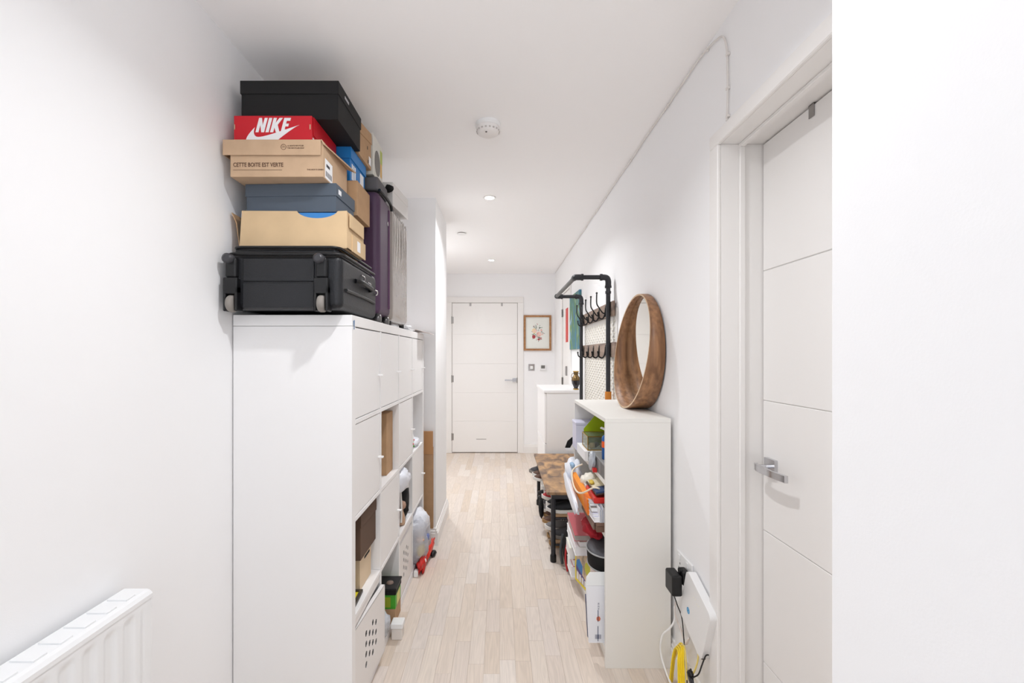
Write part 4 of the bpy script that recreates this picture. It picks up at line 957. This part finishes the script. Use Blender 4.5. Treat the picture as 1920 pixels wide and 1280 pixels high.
# local: cover runs along -(-y) ; build in local XY with width along +y
hW, hH = .232, .222
cov = MB(); cov.box(-.004, 0, 0, hW, 0, hH)
cov.build('pages', white_p, t, world=False)
fx = .0002
cv_ = MB(); cv_.plate([(0, 0), (hW, 0), (hW, hH), (0, hH)], [[(.012, .012), (hW-.012, .012), (hW-.012, hH-.012), (.012, hH-.012)]], YZ(0), .0012); cv_.build('yellow_border', yellow, t, world=False)
MB().box(0, .0006, .012, hW-.012, .012, hH-.012).build('cover_photo', mat('cover_mix', (196, 176, 150), .5, var=.5, vscale=25), t, world=False)
MB().plate([(.016, .075), (.085, .055), (.09, .11), (.05, .135), (.018, .115)], [], YZ(.0006), .0005).build('blue_shape', mat('cover_blue', (50, 128, 196), .5), t, world=False)
MB().plate([(.012, .066), (.12, .03), (.12, .05), (.012, .088)], [], YZ(.0008), .0006).build('purple_band', mat('cover_purple', (88, 70, 140), .5), t, world=False)
lt = MB()
for k in range(5): lt.box(.0010, .0016, .022+k*.03, .042+k*.03, .016, .058-.004*k)
lt.build('white_print', white_p, t, world=False)
MB().plate(circ(.15, .12, .035, 14), [], YZ(.0007), .0005).build('green_yellow_shape', mat('cover_lime', (200, 200, 60), .5), t, world=False)
MB().box(.0006, .0014, .185, .215, .09, .15).build('yellow_tab', mat('cover_yellow', (244, 208, 10), .5), t, world=False)
# white paper bag
t = thing('white_paper_bag', 'white paper bag with a thin blue line and orange crest standing at the bookcase corner', 'paper bag', (.43, 1.97, .0812))
wx0, wx1, wy = .372, .60, 1.928
pap = mat('bag_paper', (238, 240, 246), .5, bump=.2, bscale=12)
MB().rings([[(wx0+.012, wy+.004, .0812), (wx1, wy+.004, .0812), (wx1, wy+.014, .0812), (wx0+.012, wy+.014, .0812)], [(wx0+.006, wy+.002, .20), (wx1, wy+.002, .20), (wx1, wy+.015, .20), (wx0+.006, wy+.015, .20)], [(wx0, wy, .33), (wx1, wy, .33), (wx1, wy+.016, .33), (wx0, wy+.016, .33)]], sm=False).build('front_sheet', pap, t)
MB().rings([[(wx0, wy, .331), (wx1, wy, .331), (wx1, wy+.016, .331), (wx0, wy+.016, .331)], [(wx0+.003, wy+.006, .36), (wx1, wy+.006, .36), (wx1, wy+.018, .36), (wx0+.003, wy+.018, .36)], [(wx0+.018, wy+.012, .382), (wx1, wy+.012, .386), (wx1, wy+.016, .386), (wx0+.018, wy+.016, .382)]], sm=False).build('folded_top', mat('bag_fold', (236, 238, 238), .5), t)
lx = .4235
bx('blue_line', lx-.0012, lx+.0012, wy+.0012, wy+.0022, .09, .155, navy, t); bx('blue_line', lx-.0012, lx+.0012, wy+.0002, wy+.0014, .175, .225, navy, t)
MB().plate([(lx+.002+.009*cos(a), .187+.011*sin(a)) for a in [2*pi*k/7 for k in range(7)]], [], XZ(wy+.0008), .0012).build('orange_crest', mat('crest', (214, 120, 84), .6), t)
text_part('lettering', 'R 23 38', .009, mat('grey_ink', (120, 122, 140), .7), t, (lx+.005, wy+.0005, .228), rot=(pi/2, -pi/2, 0))
bc = MB()
for k in range(6): bc.box(lx-.012+k*.0045, lx-.010+k*.0045, wy+.0012, wy+.0024, .10, .118)
bc.build('barcode', mat('grey_ink', (120, 122, 140), .7), t)
single('navy_folder', MB().plate([(.384, .09), (.40, .09), (.405, .27), (.374, .275)], [], XZ(1.955), .012), navy, 'dark blue folder edge behind the white paper bag', 'folder')
single('pink_sheet_pad', MB().box(.43, .46, 1.98, 2.13, .0812, .36), mat('pinkish', (236, 222, 218), .7), 'pale pink card standing behind the white paper bag', 'card')

# ---- round mirror
t = thing('round_mirror', 'round mirror with a deep walnut rim leaning on the wall over the low bookcase', 'mirror', (.69, 2.25, BT))
mc_y, mc_z, mr = 2.262, BT+.0012+.288, .288
xb = .732
n = 72; th = .008
def dep(a): return .073-.036*sin(a)     # shallow at the top, deep at the bottom
RG = []
for k in range(n):
    a = 2*pi*k/n; c_, s2 = cos(a), sin(a); d_ = dep(a)
    RG.append([(xb, mc_y+mr*c_, mc_z+mr*s2), (xb-d_, mc_y+mr*c_, mc_z+mr*s2), (xb-d_, mc_y+(mr-th)*c_, mc_z+(mr-th)*s2), (xb, mc_y+(mr-th)*c_, mc_z+(mr-th)*s2)])
rim = MB()
for k in range(n):
    A, Bq = RG[k], RG[(k+1) % n]
    rim._add(A+Bq, [(0, 4, 5, 1)], 0, True); rim._add(A+Bq, [(1, 5, 6, 2)], 1, False); rim._add(A+Bq, [(2, 6, 7, 3)], 0, True); rim._add(A+Bq, [(3, 7, 4, 0)], 0, False)
o = rim.build('rim', [walnut, walnut_edge], t)
bm = bmesh.new(); bm.from_mesh(o.data); bmesh.ops.remove_doubles(bm, verts=bm.verts, dist=1e-5); bmesh.ops.recalc_face_normals(bm, faces=bm.faces); bm.to_mesh(o.data); bm.free()
MB().lathe([(mr-th-.0005, xb-.012), (mr-th-.0005, xb-.006)], (0, mc_y, mc_z), axis='x', n=n).build('mirror_glass', mirror_g, t)
MB().lathe([(mr-th-.001, xb-.0055), (mr-th-.001, xb-.001)], (0, mc_y, mc_z), axis='x', n=n).build('backing', black_m, t)

# ================================================================ BENCH + COAT RACK
t = thing('hall_bench_coat_rack', 'black pipe coat rack with rustic bench seat past the low bookcase', 'coat rack', (.52, 3.4, 0)); H = t
hy0, hy1, hx0, hx1, hz = 2.85, 3.97, .325, .70, .45
bx('seat', .300, hx1, hy0, hy1, hz-.018, hz, rustic, t, bevel=.002)
fr_ = MB(); q = .024
for yy_ in (hy0+.004, hy1-.028): fr_.box(hx0+.004, hx1, yy_, yy_+q, hz-.045, hz-.0185)
for xx_ in (hx0+.004, hx1-q): fr_.box(xx_, xx_+q, hy0+.028, hy1-.028, hz-.045, hz-.0185)
fr_.build('seat_frame', pipe_m, t, bevel=.002)
for xx_ in (hx0+.016, hx1-.012):
    for yy_ in (hy0+.016, hy1-.016):
        l_ = MB().tube([(xx_, yy_, .03), (xx_, yy_, hz-.045)], .015, 14).build('leg', pipe_m, t)
        MB().lathe([(.018, 0.0), (.020, .004), (.020, .04), (.017, .048), (.015, .05)], (xx_, yy_, 0), n=16).build('foot_cap', blk_pl, l_)
for z_ in (.285, .115):
    bx('shoe_shelf', hx0+.01, hx1, hy0+.02, hy1-.02, z_, z_+.014, mat('tan_board', (176, 142, 108), .6, var=.15, vscale=6), t, bevel=.001)
    MB().tube([(hx0+.016, hy0+.016, z_-.008), (hx0+.016, hy1-.016, z_-.008)], .007, 8).build('shelf_rail', pipe_m, t)
    MB().tube([(hx0+.016, hy0+.016, z_-.008), (hx1-.012, hy0+.016, z_-.008)], .007, 8).build('shelf_rail', pipe_m, t)
MB().box(hx0-.012, hx0+.012, hy1-.02, hy1+.02, hz-.03, hz-.004).build('corner_cap', pipe_m, t, bevel=.004)
hpx = .70; pyn, pyf, pzt = 2.89, 3.85, 1.83
for yy_ in (pyn, pyf):
    po = MB().tube([(hpx, yy_, hz), (hpx, yy_, pzt-.02)], .0145, 14).build('post', pipe_m, t)
    ar = MB().tube([(hpx-.02, yy_, pzt+.003), (.50, yy_, pzt+.003)], .0145, 14).build('top_arm', pipe_m, t)
    el = MB(); el.tube(smooth_path([(hpx, yy_, pzt-.06), (hpx, yy_, pzt-.02), (hpx-.012, yy_, pzt+.0), (hpx-.045, yy_, pzt+.003)], 5), .019, 14)
    el.lathe([(.022, pzt-.066), (.022, pzt-.052)], (hpx, yy_, 0), n=14); el.lathe([(.022, hpx-.052), (.022, hpx-.038)], (0, yy_, pzt+.003), axis='x', n=14)
    el.build('elbow_fitting', pipe_m, po)
    sg = 1 if yy_ == pyn else -1
    e2 = MB(); e2.tube(smooth_path([(.53, yy_, pzt+.003), (.495, yy_, pzt+.003), (.486, yy_+.010*sg, pzt+.003), (.485, yy_+.04*sg, pzt+.003)], 5), .019, 14)
    e2.lathe([(.022, .525), (.022, .538)], (0, yy_, pzt+.003), axis='x', n=14)
    e2.build('elbow_fitting', pipe_m, ar)
MB().tube([(.485, pyn, pzt+.003), (.485, pyf, pzt+.003)], .0145, 14).build('hanging_rail', mat('pipe_grey', (84, 82, 82), .4), t)
for zz_ in (1.735, 1.25, 1.0, .7):
    MB().lathe([(.019, zz_-.008), (.019, zz_+.008)], (hpx, pyn, 0), n=14).build('collar', pipe_m, t) if zz_ > 1.7 else None
MB().lathe([(.0195, 1.035), (.021, 1.04), (.021, 1.088), (.0195, 1.092)], (hpx, pyn, 0), n=14).build('orange_tape', mat('amber_tape', (206, 128, 40), .5), t, label='band of orange tape')
for (z0, z1, dbl) in ((1.58, 1.675, True), (1.315, 1.41, False)):
    yb0 = 2.83 if dbl else 2.79
    hb = bx('hook_board', hpx+.0155, hpx+.030, yb0, 3.90, z0, z1, rustic_d, t, bevel=.003)
    for k in range(5):
        yy_ = 3.02+k*.195; f = MB(); X = hpx+.014
        if dbl:
            f.tube(smooth_path([(X, yy_, z0+.03), (X-.02, yy_, z0+.035), (X-.045, yy_, z0+.07), (X-.060, yy_, z0+.10), (X-.060, yy_, z0+.165)], 5), .0045, 8)
            f.blob((X-.060, yy_, z0+.168), (.008, .008, .008), 0, sub=1)
        f.tube(smooth_path([(X, yy_, z0+.07), (X-.006, yy_, z0+.02), (X-.022, yy_, z0-.006), (X-.046, yy_, z0+.005), (X-.052, yy_, z0+.032)], 5), .005, 8)
        f.blob((X-.052, yy_, z0+.035), (.008, .008, .008), 0, sub=1)
        f.box(X-.002, X+.002, yy_-.009, yy_+.009, z0+.008, z1-.012)
        f.build('coat_hook', blk_pl, hb)
# white embossed panel behind the rack: raised diamonds
pb = bx('back_panel', .7345, .739, 2.80, 3.88, .46, 1.63, mat('panel_white', (228, 226, 222), .5), t)
dm = MB(); yy_ = 2.87; ci = 0
while yy_ < 3.85:
    z_ = .52+(.019 if ci % 2 else 0)
    while z_ < 1.56:
        dm._add([(.7342, yy_-.027, z_), (.7342, yy_, z_-.014), (.7342, yy_+.027, z_), (.7342, yy_, z_+.014), (.7285, yy_, z_)], [(0, 1, 4), (1, 2, 4), (2, 3, 4), (3, 0, 4)])
        z_ += .038
    yy_ += .042; ci += 1
dm.build('raised_pattern', mat('panel_cream', (224, 220, 208), .5), t, kind='stuff')

# ---- shoes
def shoe(label, loc, rz, upper, sole, L_=.28, high=.085, accent=None, name='shoe', lace=None, group=None, tilt=0, wsc=1.0):
    """toe points to -x in local space, heel at the origin end"""
    t = thing(name, label, 'shoe', loc, (0, tilt, rz), group)
    def outline(x):         # half width along the foot, x: 0 heel .. 1 toe
        return wsc*(.030+.010*sin(pi*min(1, x*1.1))+.010*math.exp(-((x-.70)/.2)**2))*(1 if x < .93 else .8)
    st = [0, .04, .12, .25, .4, .55, .7, .82, .91, .97, 1.0]
    def ring_sole(x):
        w_ = outline(x)*(.55 if x in (0, 1.0) else (.85 if x in (.04, .97) else 1)); zc = .012*max(0, (x-.75)/.25)**2
        return [(-x*L_, -w_, zc), (-x*L_, w_, zc), (-x*L_, w_*1.02, .024+zc), (-x*L_, -w_*1.02, .024+zc)]
    m = MB(); m.rings([ring_sole(x) for x in st], sm=True); m.build('sole', sole, t, world=False, bevel=.003)
    rs = []
    hts = {0: high*.92, .04: high, .12: high, .25: high*.96, .4: high*.92, .55: high*.74, .7: .060, .82: .052, .91: .046, .97: .036, 1.0: .028}
    for x in st:
        w_ = outline(x)*(.45 if x in (0, 1.0) else (.8 if x in (.04, .97) else .95)); hh = hts[x]; top = .45 if x < .5 else .55
        ring = []
        for k in range(12):
            a = pi*k/11; ca_, sa_ = cos(a), sin(a)
            ring.append((-x*L_*.985-.002, w_*math.copysign(abs(ca_)**(.7), ca_)*(1-(1-top)*sa_*.5), .022+(hh-.022)*sa_**.75))
        rs.append(ring)
    m = MB(); m.rings(rs, sm=True); m.build('upper', upper, t, world=False)
    m = MB(); m.tube(smooth_path([(-.02*1, -.022, high-.002), (-.006, 0, high+.003), (-.02, .022, high-.002), (-.07, .026, high-.001), (-.12, .018, high-.006), (-.13, 0, high-.008), (-.12, -.018, high-.006), (-.07, -.026, high-.001), (-.02, -.022, high-.002)], 4), .006, 6)
    m.build('collar', accent or upper, t, world=False)
    m = MB()
    for k in range(5):
        x = .44+k*.055; zt = high*.92-(k+.3)*(high-.058)/4.5+.002
        m.tube([(-x*L_, -.020, zt-.010), (-x*L_, 0, zt+.004), (-x*L_, .020, zt-.010)], .0025, 5)
    m.build('laces', lace or blk_fab, t, world=False)
    if accent:
        m = MB(); m.box(-.62*L_, -.40*L_, -.0455*wsc, -.040*wsc, .032, .046); m.box(-.62*L_, -.40*L_, .040*wsc, .0455*wsc, .032, .046); m.build('side_stripe', accent, t, world=False)
    return t
up, lo = .2995, .1295
sb = mat('shoe_black', (32, 33, 37), .7, bump=.2); sg_ = mat('shoe_grey', (118, 116, 116), .75, bump=.2); sbr = mat('shoe_brown', (92, 62, 46), .6); srd = mat('shoe_red', (172, 30, 36), .6)
swh = mat('shoe_white', (226, 222, 216), .6); sdk = mat('shoe_charcoal', (70, 68, 70), .75)
shoe('black trainer with a white sole nearest on the upper rack behind the leg', (.60, 2.93, up), 0, sb, wht_rub, .30, .095, lace=sb)
shoe('black trainer with a white sole second on the upper rack', (.60, 3.04, up), R(3), sb, wht_rub, .29, .095, lace=sb)
shoe('red trainer with a white sole third on the upper rack, toe sticking out', (.585, 3.17, up), R(-3), srd, wht_rub, .29, .085, accent=swh, lace=swh)
shoe('red trainer with a white sole fourth on the upper rack', (.60, 3.28, up), R(2), srd, wht_rub, .28, .085, accent=swh, lace=swh)
shoe('white trainer fifth on the upper rack', (.60, 3.40, up), 0, swh, wht_rub, .29, .08, lace=swh)
shoe('white trainer sixth on the upper rack', (.60, 3.51, up), 0, swh, wht_rub, .28, .08, lace=swh)
shoe('dark brown shoe with a white sole seventh on the upper rack, poking far out', (.56, 3.65, up), R(-2), sbr, wht_rub, .29, .085, lace=sbr)
shoe('dark brown shoe with a white sole furthest on the upper rack', (.56, 3.78, up), R(2), sbr, wht_rub, .29, .085, lace=sbr)
shoe('grey trainer nearest the leg on the lower rack', (.60, 2.94, lo), R(2), sdk, gry_rub, .27, .095, accent=sg_, lace=sg_)
shoe('grey trainer with a pale toe second on the lower rack', (.595, 3.06, lo), R(-2), sg_, wht_rub, .29, .09, lace=swh)
shoe('brown leather shoe third on the lower rack', (.59, 3.18, lo), 0, sbr, tan_rub, .29, .08, lace=sbr)
shoe('brown leather shoe fourth on the lower rack', (.60, 3.29, lo), 0, sbr, tan_rub, .28, .08, lace=sbr)
shoe('pale grey trainer fifth on the lower rack', (.60, 3.42, lo), 0, sg_, wht_rub, .29, .085, lace=swh)
shoe('charcoal trainer sixth on the lower rack', (.60, 3.54, lo), 0, sdk, gry_rub, .28, .085, lace=sb)
shoe('black boot seventh on the lower rack', (.60, 3.67, lo), 0, sb, blk_pl, .29, .12, lace=sb)
shoe('black boot furthest on the lower rack', (.60, 3.80, lo), 0, sb, blk_pl, .28, .12, lace=sb)
shoe('brown shoe on the floor under the lower rack by the leg', (.62, 3.12, .0), R(3), sbr, tan_rub, .28, .075, lace=sbr)
shoe('brown shoe on the floor behind the one by the leg', (.62, 3.23, .0), R(-2), sbr, tan_rub, .28, .075, lace=sbr)
# boots piled at the far front corner of the bench
shoe('dark hiking shoe with a grey sole on the upper rack corner, jutting into the hall', (.50, 3.895, up), R(4), sdk, gry_rub, .25, .10, accent=sbr, lace=sb)
# black cloth bag slumped against the rack front
t = thing('black_drawstring_bag', 'small black drawstring bag hanging on the front of the shoe rack', 'bag', (.305, 3.32, .16))
MB().blob((.303, 3.30, .20), (.018, .055, .075), .15, 3, seed=81).build('bag_body', blk_fab, t)
MB().tube(smooth_path([(.303, 3.29, .26), (.312, 3.30, .31), (.322, 3.30, .325)]), .003, 6).build('cord', blk_fab, t)
# black and red backpack between bench and bookcase
t = thing('black_red_backpack', 'black backpack with red piping on the floor between bench and bookcase', 'backpack', (.47, 2.76, 0))
MB().blob((.50, 2.768, .135), (.115, .055, .135), .05, 2.5, seed=82, flat=0.0, power=.75).build('pack_body', blk_fab, t)
MB().tube(smooth_path([(.41, 2.716, .012), (.398, 2.712, .08), (.405, 2.712, .17), (.44, 2.712, .235)]), .006, 8).build('red_piping', mat('red_trim', (190, 52, 56), .6), t)
MB().tube(smooth_path([(.386, 2.775, .03), (.378, 2.78, .12), (.392, 2.78, .21)]), .009, 8).build('strap', mat('strap_grey', (70, 74, 76), .8), t)
MB().blob((.46, 2.71, .11), (.05, .016, .075), .08, 3, seed=83, power=.75).build('front_pocket', sdk, t)

# ---- white cabinet past the bench
t = thing('white_shoe_cabinet', 'slim white shoe cabinet standing past the bench in the hall', 'cabinet', (.57, 4.4, 0))
wc = (.40, .735, 4.02, 4.80)
bx('carcass', wc[0]+.02, wc[1], wc[2]+.008, wc[3]-.008, .05, .985, lam_w, t, bevel=.001)
bx('top_panel', wc[0]-.008, wc[1], wc[2], wc[3], .985, 1.010, lam_w, t, bevel=.003)
for z0, z1 in ((.07, .52), (.53, .98)):
    d_ = bx('flap_door', wc[0]+.002, wc[0]+.019, wc[2]+.012, wc[3]-.012, z0, z1, lam_w, t, bevel=.002)
for xx_ in (wc[0]+.04, wc[1]-.03):
    for yy_ in (wc[2]+.03, wc[3]-.03): bx('foot', xx_-.015, xx_+.015, yy_-.015, yy_+.015, 0, .05, lam_w, t)
t = thing('gold_black_vase', 'small black and gold two handled vase on the white cabinet', 'vase', (.694, 4.085, 1.0105))
vz = 1.0108; vp = [(.020, 0), (.026, .003), (.026, .010), (.018, .016), (.024, .03), (.036, .055), (.041, .085), (.038, .108), (.026, .125), (.020, .135), (.022, .155), (.026, .166), (.024, .170)]
vm = [mat('vase_black', (28, 24, 30), .15, coat=.6), mat('vase_gold', (120, 96, 60), .25, metal=.7, var=.5, vscale=60), gold]
vc = (.694, 4.085, 0)
MB().lathe([(r*1.0, vz+h_) for r, h_ in vp[:3]], vc, n=24).build('foot_ring', gold, t)
MB().lathe([(r, vz+h_) for r, h_ in vp[2:7]], vc, n=28).build('lower_body', vm[0], t)
MB().lathe([(r, vz+h_) for r, h_ in vp[6:10]], vc, n=28).build('shoulder', vm[1], t)
MB().lathe([(r, vz+h_) for r, h_ in vp[9:]], vc, n=28).build('neck', vm[1], t)
MB().lathe([(.0262, vz+.164), (.0272, vz+.167), (.0255, vz+.171)], vc, n=24).build('rim', gold, t)
for s in (-1, 1): MB().tube(smooth_path([(vc[0]+s*.021, vc[1], vz+.148), (vc[0]+s*.034, vc[1], vz+.145), (vc[0]+s*.040, vc[1], vz+.12), (vc[0]+s*.036, vc[1], vz+.105)]), .003, 6).build('handle', vm[1], t)

# ================================================================ SOCKET, ROUTER, CABLES
t = thing('wall_socket', 'white double wall socket with a black adapter beside the low bookcase', 'socket', (XR, 1.775, .44))
bx('face_plate', XR-.009, XR, 1.702, 1.850, .437, .525, plast_w, t, bevel=.003)
for yy_ in (1.74, 1.812):
    bx('rocker_switch', XR-.013, XR-.009, yy_-.008, yy_+.008, .498, .518, plast_w, t, bevel=.001)
    s_ = MB()
    for dy, dz in ((0, .012), (-.011, -.008), (.011, -.008)): s_.box(XR-.0094, XR-.0088, yy_+dy-.003, yy_+dy+.003, .470+dz-.004, .470+dz+.004)
    s_.build('pin_holes', mat('hole_grey', (90, 88, 86), .7), t)
t = thing('black_power_adapter', 'black plug-in power adapter in the white wall socket', 'adapter', (XR-.05, 1.735, .40))
bx('plug_body', XR-.038, XR-.0095, 1.712, 1.765, .440, .492, blk_pl, t, bevel=.006, seg=3)
bx('casing', XR-.080, XR-.040, 1.708, 1.786, .400, .480, blk_pl, t, bevel=.008, seg=3)
MB().lathe([(.012, XR-.042), (.012, XR-.030)], (0, 1.74, .487), axis='x', n=14).build('release_button', blk_pl, t)
single('adapter_cord', MB().tube(smooth_path([(XR-.060, 1.748, .400), (XR-.058, 1.745, .385), (XR-.050, 1.735, .355), (XR-.03, 1.74, .30), (XR-.03, 1.72, .22), (XR-.04, 1.68, .18), (XR-.06, 1.62, .13), (XR-.08, 1.55, .05), (XR-.09, 1.5, .004)], 6), .0022, 8), blk_pl, 'thin black cord hanging from the power adapter to the floor', 'cord')
t = thing('white_router', 'flat white router with a small blue logo leaning on the right wall', 'router', (.722, 1.622, .388), (R(20), 0, 0))
MB().plate(rrect(-.102, .102, -.105, .105, .022, 5), [], YZ(-.018), .030).build('casing', plast_w, t, world=False, bevel=.008, seg=3)
MB().plate([( .038+.012*cos(a), -.03+.012*sin(a)) for a in [2*pi*k/20 for k in range(20)]], [[(.038+.0065*cos(a), -.03+.0065*sin(a)) for a in [2*pi*k/20 for k in range(20)][::-1]]], YZ(-.0186), .0006).build('blue_logo', mat('logo_blue', (60, 160, 214), .4), t, world=False)
MB().plate(circ(.038, -.03, .0045, 12), [], YZ(-.0186), .0006).build('blue_logo', MATS['logo_blue'], t, world=False)
for k in range(4): MB().lathe([(.0022, -.0186), (.0022, -.0180)], (0, .02-.014*k, .055+.006*(k % 2)), axis='x', n=8).build('indicator', mat('warm_led', (250, 246, 226), .4), t, world=False)
for k, (cc) in enumerate((mat('yellow_plug', (232, 208, 70), .5), blk_pl)): MB().box(-.010, .004, -.055+k*-.035, -.043-k*.035, -.112, -.104).build('port_plug', cc, t, world=False)
ycab = mat('yellow_cable', (250, 218, 40), .4)
single('yellow_ethernet_cable', MB().tube(smooth_path([(.712, 1.60, .285), (.708, 1.595, .24), (.70, 1.60, .20), (.69, 1.615, .15), (.67, 1.60, .08), (.66, 1.66, .03), (.67, 1.75, .012), (.69, 1.80, .05), (.70, 1.75, .17), (.70, 1.70, .222), (.69, 1.66, .215), (.685, 1.635, .15), (.67, 1.60, .06), (.65, 1.55, .01)], 8), .003, 8), mat('pale_yellow_cable', (236, 212, 120), .4), 'pale yellow network cable coming out of the router bottom', 'cable')
t = thing('yellow_cable_coil', 'bright yellow network cable coil hanging below the router', 'cable', (.68, 1.68, .0))
for k in range(4):
    d_ = .006*k
    MB().tube(smooth_path([(.695-d_, 1.80-d_, .01), (.70-d_, 1.785-d_, .12), (.705-d_, 1.75, .195-d_), (.70-d_, 1.705, .212-d_), (.69-d_, 1.675+d_*.4, .17), (.68-d_, 1.645+d_*.4, .10), (.67-d_, 1.62, .012)], 7), .0034, 8).build('loop', ycab, t)
single('black_router_cord', MB().tube(smooth_path([(.716, 1.532, .298), (.712, 1.545, .285), (.705, 1.56, .24), (.70, 1.575, .20), (.685, 1.60, .16), (.68, 1.585, .10), (.67, 1.56, .03), (.66, 1.52, .004)], 8), .0025, 8), blk_pl, 'thin black cord leaving the router on its near side', 'cord')
t = thing('cable_tie_bundle', 'bunched black cables tied together below the router', 'cables', (.68, 1.58, .0))
for k in range(4): MB().tube(smooth_path([(.695-.004*k, 1.625, .185-.004*k), (.69-.004*k, 1.595, .165), (.68, 1.565-.01*k, .11), (.66, 1.53-.015*k, .004)], 7), .003, 8).build('cable', [blk_pl, sdk][k % 2], t)
MB().blob((.688, 1.61, .178), (.011, .016, .011), .1, seed=90, sub=2).build('tie', blk_pl, t)
single('white_loop_cable', MB().tube(smooth_path([(.728, 1.86, .28), (.72, 1.84, .235), (.70, 1.84, .20), (.675, 1.855, .16), (.665, 1.845, .10), (.67, 1.80, .05), (.68, 1.74, .015), (.68, 1.68, .005)], 8), .0042, 8), plast_w, 'white cable looping around the near foot of the low bookcase', 'cable')
single('white_phone_cord', MB().tube(smooth_path([(.73, 1.85, .31), (.715, 1.82, .27), (.73, 1.79, .22), (.71, 1.77, .26), (.725, 1.74, .20), (.72, 1.70, .25), (.70, 1.74, .15), (.68, 1.70, .06), (.67, 1.65, .005)], 8), .0028, 8), mat('pinkish_white_cable', (232, 222, 216), .5), 'tangled white cord between the socket and the router', 'cord')

# ---------------------------------------------------------------- groups of repeated things
for o in list(bpy.data.objects):
    if o.parent or 'category' not in o: continue
    n_ = o.name.split('.')[0]; g_ = None
    if n_ == 'shoe': g_ = 'shoes on and under the bench racks'
    elif n_ == 'downlight': g_ = 'recessed downlights in the ceiling'
    elif n_ == 'door_hook': g_ = 'over-door hooks'
    elif n_ in ('magazine', 'ring_pad', 'catalogue', 'hardback', 'red_book', 'notebook', 'box_file', 'album'): g_ = 'books and magazines in the low bookcase'
    elif n_ == 'framed_photo': g_ = 'picture frames in the open cube'
    elif o['category'] == 'box' and o.location.z > 1.5: g_ = 'boxes stacked on the cube shelving'
    elif o['category'] == 'suitcase': g_ = 'suitcases on the cube shelving'
    if g_: o['group'] = g_
